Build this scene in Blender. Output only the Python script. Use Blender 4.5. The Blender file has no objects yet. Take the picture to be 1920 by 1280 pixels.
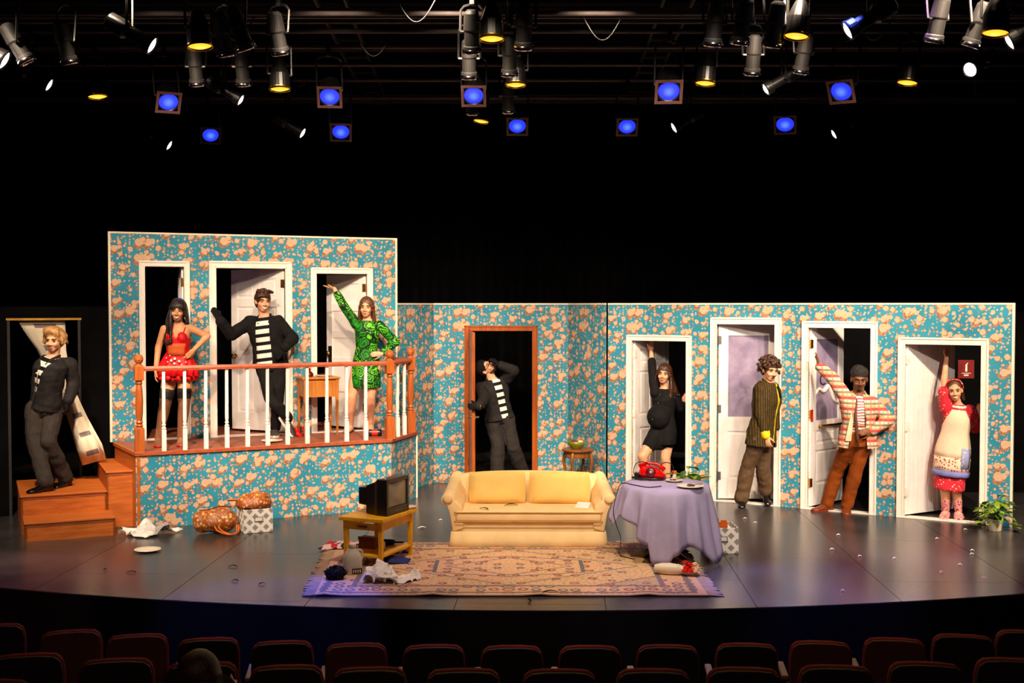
import bpy, bmesh, math, random
from mathutils import Vector, Matrix, Euler, noise
import numpy as np
R = math.radians
scene = bpy.context.scene
COL = scene.collection

# ------------------------------------------------------------ camera, world, lights, exposure
F = 2200.0; EYE = 2.44; PITCH = math.atan((640-571)/F)
cd = bpy.data.cameras.new('camera'); cam = bpy.data.objects.new('camera', cd); COL.objects.link(cam)
cd.sensor_width = 36.0; cd.lens = 36.0*F/1920.0; cd.clip_end = 200
cam.location = (0, 0, EYE); cam.rotation_euler = (math.pi/2-PITCH, 0, 0)
scene.camera = cam
scene.view_settings.view_transform = 'Standard'; scene.view_settings.look = 'None'
scene.view_settings.gamma = 1.0; scene.view_settings.use_curve_mapping = False
scene.view_settings.exposure = 0.0
w = bpy.data.worlds.new('world'); scene.world = w; w.use_nodes = True
w.node_tree.nodes['Background'].inputs[0].default_value = (.05, .045, .06, 1)
w.node_tree.nodes['Background'].inputs[1].default_value = 0.03

def spot(name, loc, target, power, color, angle, blend=.5, size=.08):
    l = bpy.data.lights.new(name, 'SPOT'); l.energy = power; l.color = color
    l.spot_size = R(angle); l.spot_blend = blend; l.shadow_soft_size = size
    o = bpy.data.objects.new(name, l); COL.objects.link(o); o.location = loc
    o.rotation_euler = (Vector(target)-Vector(loc)).to_track_quat('-Z', 'Y').to_euler()
    return o
WARM = (1.0, .79, .57); WHITE = (1.0, .86, .72); BLUE = (.10, .14, 1.0); PINK = (1.0, .28, .38)
# warm key lights hung on the first electric, aimed at the flats and the players
KEY = 1380
for (x, y, z, tx, ty, tz, p, a) in [
    (-4.6, 9.3, 5.3, -4.5, 13.0, .6, .9, 62), (-3.2, 9.3, 5.3, -3.2, 14.2, 1.7, 1.15, 60), (-1.5, 9.3, 5.3, -2.0, 14.9, 1.6, 1.05, 58),
    (-.6, 9.7, 5.3, -.5, 16, 1.0, 1.0, 58), (.8, 9.7, 5.3, .7, 15.8, 1.0, .95, 58), (2.2, 9.3, 5.3, 2.2, 14.8, 1.0, 1.2, 58),
    (3.6, 8.9, 5.3, 3.6, 14.0, 1.0, 1.35, 58), (4.9, 8.4, 5.3, 4.9, 13.0, 1.0, 1.3, 58), (5.7, 8.0, 5.3, 5.1, 13.0, 1.2, 1.0, 50)]:
    spot('key_light', (x, y, z), (tx, ty, tz), KEY*p, WARM, a, .7)
# front-of-house lights over the audience
for (x, tx, ty, p) in [(-4.4, -4.4, 12.8, .9), (-2.6, -2.6, 13.2, 1), (0, 0, 13.4, 1), (2.4, 2.4, 13.2, 1.25), (4.2, 4.5, 12.8, 1.9)]:
    spot('front_light', (x, 3.6, 5.6), (tx, ty, 1.1), 900*p, WHITE, 27, .5)
spot('house_light', (0, .8, 5.7), (0, 7.6, -.2), 110, (1.0, .62, .5), 62, .5, .2)
# downlights on the furniture
spot('area_light_sofa', (-.2, 8.6, 5.3), (-.1, 11.6, .4), 680, WARM, 50, .6)
spot('area_light_table', (1.6, 8.6, 5.3), (1.4, 11.6, .5), 620, WHITE, 46, .6)
# coloured washes on the apron
for (x, y, c, p, a) in [(-4.4, 10.4, PINK, 800, 26), (-2.9, 10.3, WHITE, 560, 26), (-2.0, 9.5, BLUE, 2300, 22), (.3, 9.2, WARM, 420, 22), (2.6, 10.1, BLUE, 2600, 22), (3.4, 10.6, (.8, .42, .9), 900, 28), (4.6, 10.9, PINK, 560, 28), (1.4, 9.4, (.6, .45, 1), 420, 22)]:
    spot('floor_wash', (x*.95, y-1.2, 5.3), (x, y, 0), p, c, a, .5)

# ------------------------------------------------------------ helpers
def ray(px, py):
    x = (px-960)/F; y = (640-py)/F; c = math.cos(PITCH); s = math.sin(PITCH)
    return Vector((x, c+y*s, -s+y*c))
def G(px, py, z=0.0):                 # pixel -> point on the horizontal plane z
    d = ray(px, py); return Vector((0, 0, EYE))+d*((z-EYE)/d.z)
def D(px, py, Y):                     # pixel -> point at depth Y
    d = ray(px, py); return Vector((0, 0, EYE))+d*(Y/d.y)
def lin(c):
    c = c/255.0
    return c/12.92 if c <= .04045 else ((c+.055)/1.055)**2.4
def rgb(r, g, b): return (lin(r), lin(g), lin(b), 1)

class N:                              # tiny node helper
    def __init__(s, name):
        s.m = bpy.data.materials.new(name); s.m.use_nodes = True; s.t = s.m.node_tree
        s.b = s.t.nodes['Principled BSDF']
    def n(s, typ, **k):
        nd = s.t.nodes.new(typ)
        for a, v in k.items(): setattr(nd, a, v)
        return nd
    def l(s, a, b): s.t.links.new(a, b)
    def math(s, op, a, b=None, c=None, clamp=False):
        nd = s.n('ShaderNodeMath', operation=op); nd.use_clamp = clamp
        for i, v in enumerate((a, b, c)):
            if v is None: continue
            if isinstance(v, (int, float)): nd.inputs[i].default_value = v
            else: s.l(v, nd.inputs[i])
        return nd.outputs[0]
    def ss(s, x, lo, hi):             # smoothstep lo..hi -> 0..1
        nd = s.n('ShaderNodeMapRange', interpolation_type='SMOOTHSTEP')
        s.l(x, nd.inputs[0]); nd.inputs[1].default_value = lo; nd.inputs[2].default_value = hi
        return nd.outputs[0]
    def mix(s, f, a, b):
        nd = s.n('ShaderNodeMix', data_type='RGBA')
        for sock, v in ((nd.inputs[0], f), (nd.inputs[6], a), (nd.inputs[7], b)):
            if isinstance(v, (int, float)): sock.default_value = v
            elif isinstance(v, tuple): sock.default_value = v
            else: s.l(v, sock)
        return nd.outputs[2]
    def obj(s): return s.n('ShaderNodeTexCoord').outputs['Object']
    def xyz(s, v):
        nd = s.n('ShaderNodeSeparateXYZ'); s.l(v, nd.inputs[0]); return nd.outputs
    def comb(s, x, y, z):
        nd = s.n('ShaderNodeCombineXYZ')
        for i, v in enumerate((x, y, z)):
            if isinstance(v, (int, float)): nd.inputs[i].default_value = v
            else: s.l(v, nd.inputs[i])
        return nd.outputs[0]
    def noise(s, vec, scale, detail=3, rough=.5):
        nd = s.n('ShaderNodeTexNoise'); s.l(vec, nd.inputs['Vector'])
        nd.inputs['Scale'].default_value = scale; nd.inputs['Detail'].default_value = detail; nd.inputs['Roughness'].default_value = rough
        return nd.outputs
    def voro(s, vec, scale, rnd=1.0, feature='F1', dim='2D'):
        nd = s.n('ShaderNodeTexVoronoi', feature=feature, voronoi_dimensions=dim); s.l(vec, nd.inputs['Vector'])
        nd.inputs['Scale'].default_value = scale; nd.inputs['Randomness'].default_value = rnd
        return nd.outputs
    def bump(s, h, strength=.3, dist=.01):
        nd = s.n('ShaderNodeBump'); nd.inputs['Strength'].default_value = strength; nd.inputs['Distance'].default_value = dist
        s.l(h, nd.inputs['Height']); s.l(nd.outputs[0], s.b.inputs['Normal'])
    def set(s, rough=.6, metal=0, spec=.5):
        s.b.inputs['Roughness'].default_value = rough; s.b.inputs['Metallic'].default_value = metal
        s.b.inputs['Specular IOR Level'].default_value = spec; return s
    def col(s, c):
        if isinstance(c, tuple): s.b.inputs['Base Color'].default_value = c
        else: s.l(c, s.b.inputs['Base Color'])
        return s
M = {}
def plain(name, c, rough=.6, metal=0, spec=.5, var=.12, scale=8, bump=0, bscale=60):
    k = N(name).set(rough, metal, spec); v = k.obj()
    f = k.noise(v, scale, 3)[0]
    hi = tuple(min(1, x*(1+var)) for x in c[:3])+(1,); lo = tuple(x*(1-var) for x in c[:3])+(1,)
    k.col(k.mix(k.ss(f, .3, .7), lo, hi))
    if bump: k.bump(k.noise(v, bscale, 2)[0], bump, .004)
    M[name] = k.m; return k.m
def emit(name, c, strength, c2=None):
    k = N(name); k.col((0.02, .02, .02, 1))
    if c2 is not None:                # brighter heart of the lens
        v = k.obj(); nd = k.n('ShaderNodeVectorMath', operation='LENGTH'); k.l(v, nd.inputs[0])
        k.l(k.mix(k.ss(nd.outputs['Value'], 0.0, .075), c2, c), k.b.inputs['Emission Color'])
    else: k.b.inputs['Emission Color'].default_value = c
    k.b.inputs['Emission Strength'].default_value = strength
    M[name] = k.m; return k.m

class MB:
    """collects shapes into one mesh"""
    def __init__(s): s.v = []; s.f = []; s.mi = []; s.cur = 0
    def add(s, vs, fs):
        o = len(s.v); s.v += [Vector(p) for p in vs]
        for f in fs: s.f.append([i+o for i in f]); s.mi.append(s.cur)
        return s
    def box(s, x0, x1, y0, y1, z0, z1, m=None):
        vs = [Vector((x, y, z)) for x in (x0, x1) for y in (y0, y1) for z in (z0, z1)]
        if m is not None: vs = [m @ p for p in vs]
        return s.add(vs, [(0,1,3,2),(4,6,7,5),(0,4,5,1),(2,3,7,6),(0,2,6,4),(1,5,7,3)])
    def prism(s, poly, z0, z1, m=None):
        n = len(poly); vs = [Vector((p[0], p[1], z0)) for p in poly]+[Vector((p[0], p[1], z1)) for p in poly]
        if m is not None: vs = [m @ p for p in vs]
        fs = [list(range(n))[::-1], list(range(n, 2*n))]+[(i, (i+1) % n, n+(i+1) % n, n+i) for i in range(n)]
        return s.add(vs, fs)
    def hexa(s, p):                   # 8 corners: bottom 4 (ccw), top 4
        return s.add(p, [(3,2,1,0),(4,5,6,7),(0,1,5,4),(1,2,6,5),(2,3,7,6),(3,0,4,7)])
    def loft(s, rings, cap=True, closed=True):
        n = len(rings[0]); vs = [p for r in rings for p in r]; fs = []
        for k in range(len(rings)-1):
            for i in range(n if closed else n-1):
                j = (i+1) % n; fs.append((k*n+i, k*n+j, (k+1)*n+j, (k+1)*n+i))
        if cap and closed:
            fs.append(tuple(range(n))[::-1]); fs.append(tuple(range((len(rings)-1)*n, len(rings)*n)))
        return s.add(vs, fs)
    def tube(s, path, r, n=8, cap=True):
        path = [Vector(p) for p in path]; rs = r if isinstance(r, (list, tuple)) else [r]*len(path)
        rings = []; ref = None
        for i, p in enumerate(path):
            t = (path[min(i+1, len(path)-1)]-path[max(i-1, 0)]).normalized()
            if ref is None:
                ref = Vector((0, 0, 1)) if abs(t.z) < .9 else Vector((1, 0, 0))
            a = (ref-t*ref.dot(t)).normalized(); b = t.cross(a); ref = a
            rings.append([p+(a*math.cos(q*2*math.pi/n)+b*math.sin(q*2*math.pi/n))*rs[i] for q in range(n)])
        return s.loft(rings, cap)
    def lathe(s, prof, n=20, m=None, cap=True):
        rings = []
        for (r, z) in prof:
            ring = [Vector((r*math.cos(q*2*math.pi/n), r*math.sin(q*2*math.pi/n), z)) for q in range(n)]
            rings.append([m @ p for p in ring] if m is not None else ring)
        return s.loft(rings, cap)
    def ell(s, c, rx, ry, rz, m=None, n=16, k=10):
        rings = []
        for i in range(k+1):
            ph = -math.pi/2+math.pi*(i*.998+.001*k)/k
            ring = [Vector((rx*math.cos(ph)*math.cos(q*2*math.pi/n), ry*math.cos(ph)*math.sin(q*2*math.pi/n), rz*math.sin(ph))) for q in range(n)]
            if m is not None: ring = [m @ p for p in ring]
            rings.append([p+Vector(c) for p in ring])
        return s.loft(rings, True)
    def sheet(s, grid, thick=0):      # grid of points [i][j]
        a = len(grid); b = len(grid[0]); vs = [p for r in grid for p in r]
        return s.add(vs, [(i*b+j, i*b+j+1, (i+1)*b+j+1, (i+1)*b+j) for i in range(a-1) for j in range(b-1)])
    def build(s, name, mat, parent=None, off=None, smooth=False, bevel=0, solid=0, seg=2, sub=0, rot=None):
        off = Vector(off) if off is not None else Vector((0, 0, 0))
        me = bpy.data.meshes.new(name); me.from_pydata([p-off for p in s.v], [], s.f)
        mats = mat if isinstance(mat, (list, tuple)) else [mat]
        for m in mats: me.materials.append(M[m] if isinstance(m, str) else m)
        if len(mats) > 1: me.polygons.foreach_set('material_index', s.mi)
        bm = bmesh.new(); bm.from_mesh(me); bmesh.ops.recalc_face_normals(bm, faces=bm.faces); bm.to_mesh(me); bm.free()
        if smooth: me.polygons.foreach_set('use_smooth', [True]*len(me.polygons))
        me.update()
        o = bpy.data.objects.new(name, me); COL.objects.link(o); o.parent = parent
        if parent is None: o.location = off
        if bevel:
            b = o.modifiers.new('bevel', 'BEVEL'); b.width = bevel; b.segments = seg; b.limit_method = 'ANGLE'; b.angle_limit = R(40)
        if solid:
            b = o.modifiers.new('solid', 'SOLIDIFY'); b.thickness = solid; b.offset = 0
        if sub:
            b = o.modifiers.new('sub', 'SUBSURF'); b.levels = sub; b.render_levels = sub
        return o
def tag(o, label=None, cat=None, group=None, kind=None):
    if label: o['label'] = label
    if cat: o['category'] = cat
    if group: o['group'] = group
    if kind: o['kind'] = kind
    return o
def thing(name, label, cat, loc=(0, 0, 0), rz=0, group=None, kind=None):
    o = bpy.data.objects.new(name, None); COL.objects.link(o); o.location = loc; o.rotation_euler = (0, 0, rz)
    o.empty_display_size = .1
    return tag(o, label, cat, group, kind)
def copy_tree(o, parent=None):
    c = o.copy(); COL.objects.link(c); c.parent = parent
    for ch in list(o.children): copy_tree(ch, c)
    return c
def axes(fwd, up=(0, 0, 1)):          # matrix with columns x=right, y=fwd, z=up
    f = Vector(fwd).normalized(); u = Vector(up); r = f.cross(u).normalized(); u = r.cross(f)
    return Matrix((r, f, u)).transposed()
def rmat(z=0, x=0, y=0): return Euler((x, y, z)).to_matrix().to_4x4()
def T(x, y, z): return Matrix.Translation((x, y, z))

# ------------------------------------------------------------ materials of the setting
def wallpaper():
    k = N('wallpaper').set(.7, 0, .3); v = k.obj(); x, y, z = k.xyz(v)
    uv = k.comb(k.math('ADD', x, y), z, 0)
    nz = k.noise(uv, 34, 2)
    def wobble(a):
        w_ = k.n('ShaderNodeVectorMath', operation='MULTIPLY_ADD'); k.l(nz[1], w_.inputs[0]); w_.inputs[1].default_value = (a, a, 0); k.l(uv, w_.inputs[2]); return w_.outputs[0]
    pr, pb = wobble(.032), wobble(.009)
    col = k.mix(k.ss(k.noise(uv, 2.5, 2)[0], .35, .65), rgb(38, 126, 152), rgb(48, 138, 162))
    leaf = k.mix(k.ss(nz[0], .4, .6), rgb(136, 92, 68), rgb(170, 122, 92))
    def off(p, dx, dy):
        a = k.n('ShaderNodeVectorMath', operation='ADD'); k.l(p, a.inputs[0]); a.inputs[1].default_value = (dx, dy, 0); return a.outputs[0]
    def layer(col, vec, scale, r, soft, thr, paint, rnd=.85, rose=False):
        vo = k.voro(vec, scale, rnd); rr = k.xyz(vo[1])
        keep = k.math('GREATER_THAN', rr[0], thr)
        rad = k.math('MULTIPLY_ADD', rr[1], r*scale*.5, r*scale*.75)
        m = k.math('SUBTRACT', rad, vo[0]); m = k.math('MULTIPLY', k.ss(m, 0, soft*scale), keep)
        if rose:                       # petals: broken arcs around the heart of the rose
            s_ = k.math('SINE', k.math('MULTIPLY_ADD', nz[0], 11, k.math('MULTIPLY', vo[0], 15/(r*scale))))
            paint = k.mix(k.math('MULTIPLY', k.ss(s_, .35, .95), .8), rgb(212, 172, 140), rgb(176, 130, 98))
        return k.mix(m, col, paint)
    bud = k.mix(k.ss(nz[0], .45, .6), rgb(210, 170, 138), rgb(186, 140, 108))
    col = layer(col, off(pr, .31, .7), 17, .0125, .003, .62, leaf)
    col = layer(col, off(pb, .005, .005), 16, .0135, .0025, .36, leaf); col = layer(col, pb, 16, .0135, .0025, .36, bud)
    col = layer(col, off(pb, .13, .4), 25, .0095, .002, .52, bud)
    col = layer(col, off(pr, .016, .036), 4.9, .044, .005, .10, leaf, .75)
    col = layer(col, off(pr, -.028, .024), 4.9, .032, .005, .22, leaf, .75)
    col = layer(col, pr, 4.9, .043, .004, .10, bud, .75, True)
    col = layer(col, off(pr, -.05, -.012), 4.9, .029, .004, .10, bud, .75, True)
    col = layer(col, off(pr, .462, .247), 7.4, .028, .004, .38, leaf, .8)
    col = layer(col, off(pr, .475, .237), 7.4, .028, .004, .28, bud, .8, True)
    k.col(col); M['wallpaper'] = k.m
wallpaper()
def floor_mat():
    k = N('stage_floor').set(.3, 0, .6); v = k.obj()
    f = k.noise(v, 1.3, 5, .6)[0]; g = k.noise(v, 22, 4, .65)[0]
    c = k.mix(k.ss(f, .3, .7), rgb(46, 42, 43), rgb(64, 59, 59))
    c = k.mix(k.math('MULTIPLY', k.ss(g, .60, .78), .15), c, rgb(120, 112, 110))
    k.col(c)
    r = k.n('ShaderNodeMapRange'); k.l(g, r.inputs[0]); r.inputs[3].default_value = .2; r.inputs[4].default_value = .3
    k.l(r.outputs[0], k.b.inputs['Roughness']); k.bump(g, .025, .004); M['stage_floor'] = k.m
floor_mat()
def wood(name, c1, c2, rough=.45, sc=(1.5, 14, 14), spec=.5):
    k = N(name).set(rough, 0, spec); v = k.obj()
    mp = k.n('ShaderNodeMapping'); k.l(v, mp.inputs[0]); mp.inputs['Scale'].default_value = sc
    f = k.noise(mp.outputs[0], 2.2, 5, .6)[0]; k.col(k.mix(k.ss(f, .32, .68), c1, c2)); k.bump(f, .08, .003); M[name] = k.m
wood('brown_wood', rgb(168, 82, 22), rgb(196, 104, 36), .5)
wood('deck_red', rgb(126, 66, 46), rgb(158, 86, 58), .5)
wood('newel_wood', rgb(156, 76, 30), rgb(182, 94, 38), .35, (14, 14, 1.5))
wood('rail_wood', rgb(150, 70, 44), rgb(176, 88, 56), .35)
wood('door_brown', rgb(138, 62, 14), rgb(172, 84, 24), .3, (14, 14, 1.2))
wood('table_orange', rgb(178, 104, 40), rgb(204, 128, 54), .4, (12, 12, 1.5))
wood('table_dark', rgb(112, 62, 24), rgb(140, 84, 36), .35, (12, 12, 2))
wood('table_yellow', rgb(222, 158, 10), rgb(240, 180, 22), .45, (3, 3, 3))
plain('white_paint', rgb(238, 226, 214), .45, 0, .5, .03)
plain('door_white', rgb(236, 226, 222), .5, 0, .4, .04)
plain('edge_cream', rgb(232, 214, 190), .6, 0, .3, .06)
plain('black_cloth', rgb(9, 8, 9), .95, 0, .05, .3, 3)
plain('black_paint', rgb(14, 13, 14), .8, 0, .15, .2, 4)
plain('house_floor', rgb(20, 16, 18), .85, 0, .2, .2, 4)
plain('ceiling_black', rgb(34, 28, 30), .9, 0, .2, .3, 2)
plain('rig_metal', rgb(92, 80, 78), .6, .2, .5, .15)
plain('tape_yellow', rgb(190, 140, 40), .5, 0, .4, .15)
plain('steel_dull', rgb(120, 116, 112), .4, .8)
plain('brass', rgb(212, 160, 70), .25, 1.0, .5, .08)
plain('chrome', rgb(225, 220, 215), .12, 1.0, .5, .03)
plain('hinge_white', rgb(235, 222, 214), .35, .1)
k = N('door_glass').set(.3, 0, .5); v = k.obj(); f = k.noise(v, 5, 4, .6)[0]
k.col(k.mix(k.ss(f, .3, .7), rgb(128, 112, 142), rgb(160, 144, 168))); M['door_glass'] = k.m
plain('black_print', rgb(22, 18, 26), .5); plain('red_paint', rgb(200, 26, 14), .4); plain('sign_red', rgb(120, 20, 14), .5, 0, .4, .05)

# ------------------------------------------------------------ stage, house, curtains, ceiling
ARC_C = Vector((.3, 9.3+15.0)); ARC_R = 15.0
def arc_y(x, extra=0): return ARC_C.y-math.sqrt((ARC_R+extra)**2-(x-ARC_C.x)**2)
def clip_arc(poly):                   # keep the part of a polygon behind the apron edge
    N_ = 48; xs = [-9+18*i/N_ for i in range(N_+1)]
    for a, b in zip(xs[:-1], xs[1:]):
        p0 = Vector((a, arc_y(a))); p1 = Vector((b, arc_y(b))); t = p1-p0; nn = Vector((-t.y, t.x))
        out = []
        for i in range(len(poly)):
            c, d = Vector(poly[i]), Vector(poly[(i+1) % len(poly)])
            sc, sd = (c-p0).dot(nn), (d-p0).dot(nn)
            if sc >= 0: out.append(c)
            if (sc >= 0) != (sd >= 0): out.append(c+(d-c)*(sc/(sc-sd)))
        poly = out
        if len(poly) < 3: return []
    return poly
flo = thing('floor', 'black painted stage floor with a curved front edge', 'floor', kind='structure')
edge = [(-9+18*i/60, arc_y(-9+18*i/60)) for i in range(61)]
b = MB(); b.prism(edge+[(9, 20.4), (-9, 20.4)], -.5, -.008); b.build('subfloor', 'black_paint', flo)
a = R(-2.5); ca, sa = math.cos(a), math.sin(a)
for i in range(-6, 8):
    for j in range(-1, 8):
        x0, y0 = i*1.22-.35, 8.6+j*1.83+(.0 if i % 2 else .91); g = .0025
        q = [(x0+g, y0+g), (x0+1.22-g, y0+g), (x0+1.22-g, y0+1.83-g), (x0+g, y0+1.83-g)]
        if x0 > 8 or x0 < -8.5 or y0 > 19.5: continue
        cc = Vector((0, 12)); q = [((p[0]-cc.x)*ca-(p[1]-cc.y)*sa+cc.x, (p[0]-cc.x)*sa+(p[1]-cc.y)*ca+cc.y) for p in q]
        q = clip_arc(q)
        if len(q) >= 3: MB().prism([tuple(p) for p in q], -.009, 0).build('floor_panel', 'stage_floor', flo)
b = MB(); b.loft([[Vector((x, y-.004, z)) for (x, y) in edge] for z in (-.006, -.012, -.95)], False, False)
tag(b.build('wall_stage_front', 'black_paint', solid=.01), 'black curved face below the front edge of the stage', 'stage front', kind='structure')
def curtain(name, p0, p1, z0, z1, label, amp=.07, wl=.34):
    p0, p1 = Vector(p0), Vector(p1); L = (p1-p0).length; t = (p1-p0)/L; nn = Vector((-t.y, t.x, 0)); n = int(L/wl*8); g = []
    for z in (z0, z1):
        g.append([p0+t*(L*i/n)+nn*(amp*math.sin(i*2*math.pi/8+.7*math.sin(i*.13)))+Vector((0, 0, z)) for i in range(n+1)])
    return tag(MB().sheet(g).build(name, 'black_cloth', smooth=True, solid=.012), label, 'curtain', kind='structure')
curtain('wall_back', (-10, 19.4, 0), (10, 19.4, 0), 0, 6.0, 'black velour curtain hanging across the back of the stage')
curtain('wall_left', (-7.6, 11.8, 0), (-8.4, 19.2, 0), 0, 6.0, 'black velour leg curtain at the stair side of the stage')
curtain('wall_right', (8.2, 19.2, 0), (7.2, 11.6, 0), 0, 6.0, 'black velour leg curtain at the potted plant side')
b = MB(); b.box(-10, 10, -1, 20.4, 6.1, 6.2)
for i in range(24): b.box(-10, 10, 4+i*.66, 4.12+i*.66, 5.98, 6.1)
tag(b.build('ceiling', 'ceiling_black'), 'black ribbed deck above the lighting rig', 'ceiling', kind='structure')
# raked house floor in concentric terraces
hf = MB()
def terrace(e0, e1, z):
    n = 32; xs = [-8+16*i/n for i in range(n+1)]
    poly = [(x, arc_y(x, e1)) for x in xs]+[(x, arc_y(x, e0)) for x in xs[::-1]]
    hf.prism(poly, z-.25, z)
HZ = [-.87, -.60, -.32]
terrace(-.02, 1.5, HZ[0]); terrace(1.5, 2.85, HZ[1]); terrace(2.85, 4.3, HZ[2])
tag(hf.build('house_floor', 'house_floor'), 'dark terraced floor of the seating area', 'floor', kind='structure')

# ------------------------------------------------------------ flats with doors
class Wall:
    def __init__(s, p0, p1, z0, h):
        s.p0 = Vector((p0[0], p0[1], z0)); t = Vector((p1[0]-p0[0], p1[1]-p0[1], 0)); s.L = t.length; s.t = t/s.L
        s.n = Vector((-s.t.y, s.t.x, 0)); s.z0 = z0; s.h = h; s.rz = math.atan2(t.y, t.x); s.holes = []
    def sz(s, px, py):
        d = ray(px, py); o = Vector((0, 0, EYE)); k = (s.p0-o).dot(s.n)/d.dot(s.n); p = o+d*k
        return (p-s.p0).dot(s.t), p.z-s.z0
    def w(s, x, y, z): return s.p0+s.t*x+s.n*y+Vector((0, 0, z))
    def mat(s): return T(*s.p0) @ rmat(s.rz)
    def build(s, name, label, mat='wallpaper', trim='edge_cream', left=True, right=True):
        root = thing(name, label, 'set wall', s.p0, s.rz, kind='structure'); b = MB(); th = .045
        hs = sorted(s.holes); x = 0
        for (a, c, zt) in hs:
            b.box(x, a, 0, th, 0, s.h); b.box(a, c, 0, th, zt, s.h); x = c
        b.box(x, s.L, 0, th, 0, s.h)
        b.build('wall_panel', mat, root)
        if trim:
            b = MB(); b.box(0, s.L, -.006, th+.006, s.h, s.h+.02); b.build('top_trim', trim, root)
            if left: MB().box(-.025, 0, -.006, th+.006, 0, s.h+.02).build('edge_trim', trim, root)
            if right: MB().box(s.L, s.L+.025, -.006, th+.006, 0, s.h+.02).build('edge_trim', trim, root)
        return root
def solve_angle(wl, hx, W, hinge, target, lo, hi):
    best = None
    for i in range(201):
        th = lo+(hi-lo)*i/200
        dx = math.cos(R(th))*W*(1 if hinge == 'L' else -1); p = wl.w(hx+dx, math.sin(R(th))*W, 1.0)
        px = 960+p.x/p.y*F
        if best is None or abs(px-target) < best[0]: best = (abs(px-target), th)
    return best[1]
def frame_boxes(b, x0, x1, z0, z1, cells, t=.019):
    """rails and stiles between the cells (panel openings)"""
    xs = sorted(set([x0, x1]+[c for q in cells for c in q[:2]])); zs = sorted(set([z0, z1]+[c for q in cells for c in q[2:]]))
    for i in range(len(xs)-1):
        for j in range(len(zs)-1):
            mx, mz = (xs[i]+xs[i+1])/2, (zs[j]+zs[j+1])/2
            if any(q[0] < mx < q[1] and q[2] < mz < q[3] for q in cells): continue
            b.box(xs[i], xs[i+1], -t, t, zs[j], zs[j+1])
NDOOR = [0]
def door(wl, xl, xr, ytop, label, hinge='R', style='six', cw=.08, frame='white_paint', target=None, rng=(5, 110), angle=None, knob=None, hz=(.22, 1.0, 1.8), hmat='brass', leafmat='door_white', sill=True, extra=None):
    NDOOR[0] += 1
    ym = (ytop+880)/2
    s0 = wl.sz(xl, ym)[0]; s1 = wl.sz(xr, ym)[0]; zt = wl.sz((xl+xr)/2, ytop)[1]
    o0, o1, oz = s0+cw, s1-cw, zt-cw; wl.holes.append((o0, o1, oz))
    root = thing('door_%d' % NDOOR[0], label, 'door', wl.w(s0, 0, 0), wl.rz, kind='structure')
    W = s1-s0
    for (nm, x0, x1) in (('casing', 0, cw), ('casing', W-cw, W)):
        b = MB(); b.box(x0, x1, -.018, .0, 0, zt); oo = x0 if x0 == 0 else x1-.022
        b.box(oo, oo+.022, -.028, -.01, 0, zt); ii = x1-.02 if x0 == 0 else x0
        b.box(ii, ii+.02, -.023, -.01, 0, zt-cw+.02); b.build(nm, frame, root, bevel=.004)
    b = MB(); b.box(cw*.98, W-cw*.98, -.018, 0, zt-cw, zt); b.box(0, W, -.028, -.01, zt-.022, zt); b.box(cw*.75, W-cw*.75, -.023, -.01, zt-cw, zt-cw+.02)
    b.build('head_casing', frame, root, bevel=.004)
    b = MB(); b.box(cw-.02, cw, 0, .13, 0, zt-cw+.02); b.box(W-cw, W-cw+.02, 0, .13, 0, zt-cw+.02); b.box(cw, W-cw, 0, .13, zt-cw, zt-cw+.02); b.build('jamb', frame, root)
    if sill: MB().box(0, W, -.03, .13, .0, .010).build('sill', frame, root, bevel=.003)
    # leaf
    lw = W-2*cw-.006; H = oz-.03; hx = o0+.003 if hinge == 'L' else o1-.003
    if angle is None: angle = solve_angle(wl, hx, lw, hinge, target, *rng)
    yoff = .05 if angle > 0 else -.02
    rz = R(angle) if hinge == 'L' else math.pi-R(angle)
    b = MB(); kids = []
    if style == 'six':
        st = .105; mid = lw/2; cells = []
        for (z0, z1) in ((.22, .82), (.98, 1.55), (1.66, H-.12)):
            for (x0, x1) in ((st, mid-.045), (mid+.045, lw-st)): cells.append((x0, x1, z0, z1))
        frame_boxes(b, 0, lw, 0, H, cells); b.box(.02, lw-.02, -.009, .009, .02, H-.02)
        kids = [('panel', (q[0]+.028, q[1]-.028, q[2]+.028, q[3]-.028), leafmat, .015) for q in cells]
    elif style == 'five':
        st = .1; cells = []; z = .2
        hh = (H-.2-.12-4*.1)/5
        for i in range(5): cells.append((st, lw-st, z, z+hh)); z += hh+.1
        frame_boxes(b, 0, lw, 0, H, cells); b.box(.02, lw-.02, -.009, .009, .02, H-.02)
    elif style == 'glass':
        st = .115; cells = [(st, lw-st, 1.02, H-.14)]; low = [(st, lw-st, .25, .84)] if extra != 'cafe' else [(st, lw-st, .25, .66), (st, lw-st, .74, .9)]
        frame_boxes(b, 0, lw, 0, H, cells+low)
        for q in low: b.box(q[0]-.01, q[1]+.01, -.009, .009, q[2]-.01, q[3]+.01)
        kids = [('glass_pane', (cells[0][0]-.005, cells[0][1]+.005, cells[0][2]-.005, cells[0][3]+.005), 'door_glass', .006)]
        kids += [('panel', (q[0]+.03, q[1]-.03, q[2]+.03, q[3]-.03), leafmat, .016) for q in low]
    elif style == 'bead':
        b.box(0, lw, -.012, .012, 0, H); n = 11; bw = lw/n
        for i in range(n): kids.append(('board', (i*bw+.003, (i+1)*bw-.003, 0.0, H), leafmat, .018))
    else:
        b.box(0, lw, -.021, .021, 0.0, H)
    leaf = b.build('leaf', leafmat, root, bevel=.003)
    leaf.location = (hx-s0, yoff, .028); leaf.rotation_euler = (0, 0, rz)
    for (nm, q, m, t) in kids:
        MB().box(q[0], q[1], -t, t, q[2], q[3]).build(nm, m, leaf, bevel=.008 if nm == 'panel' else .003)
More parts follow.
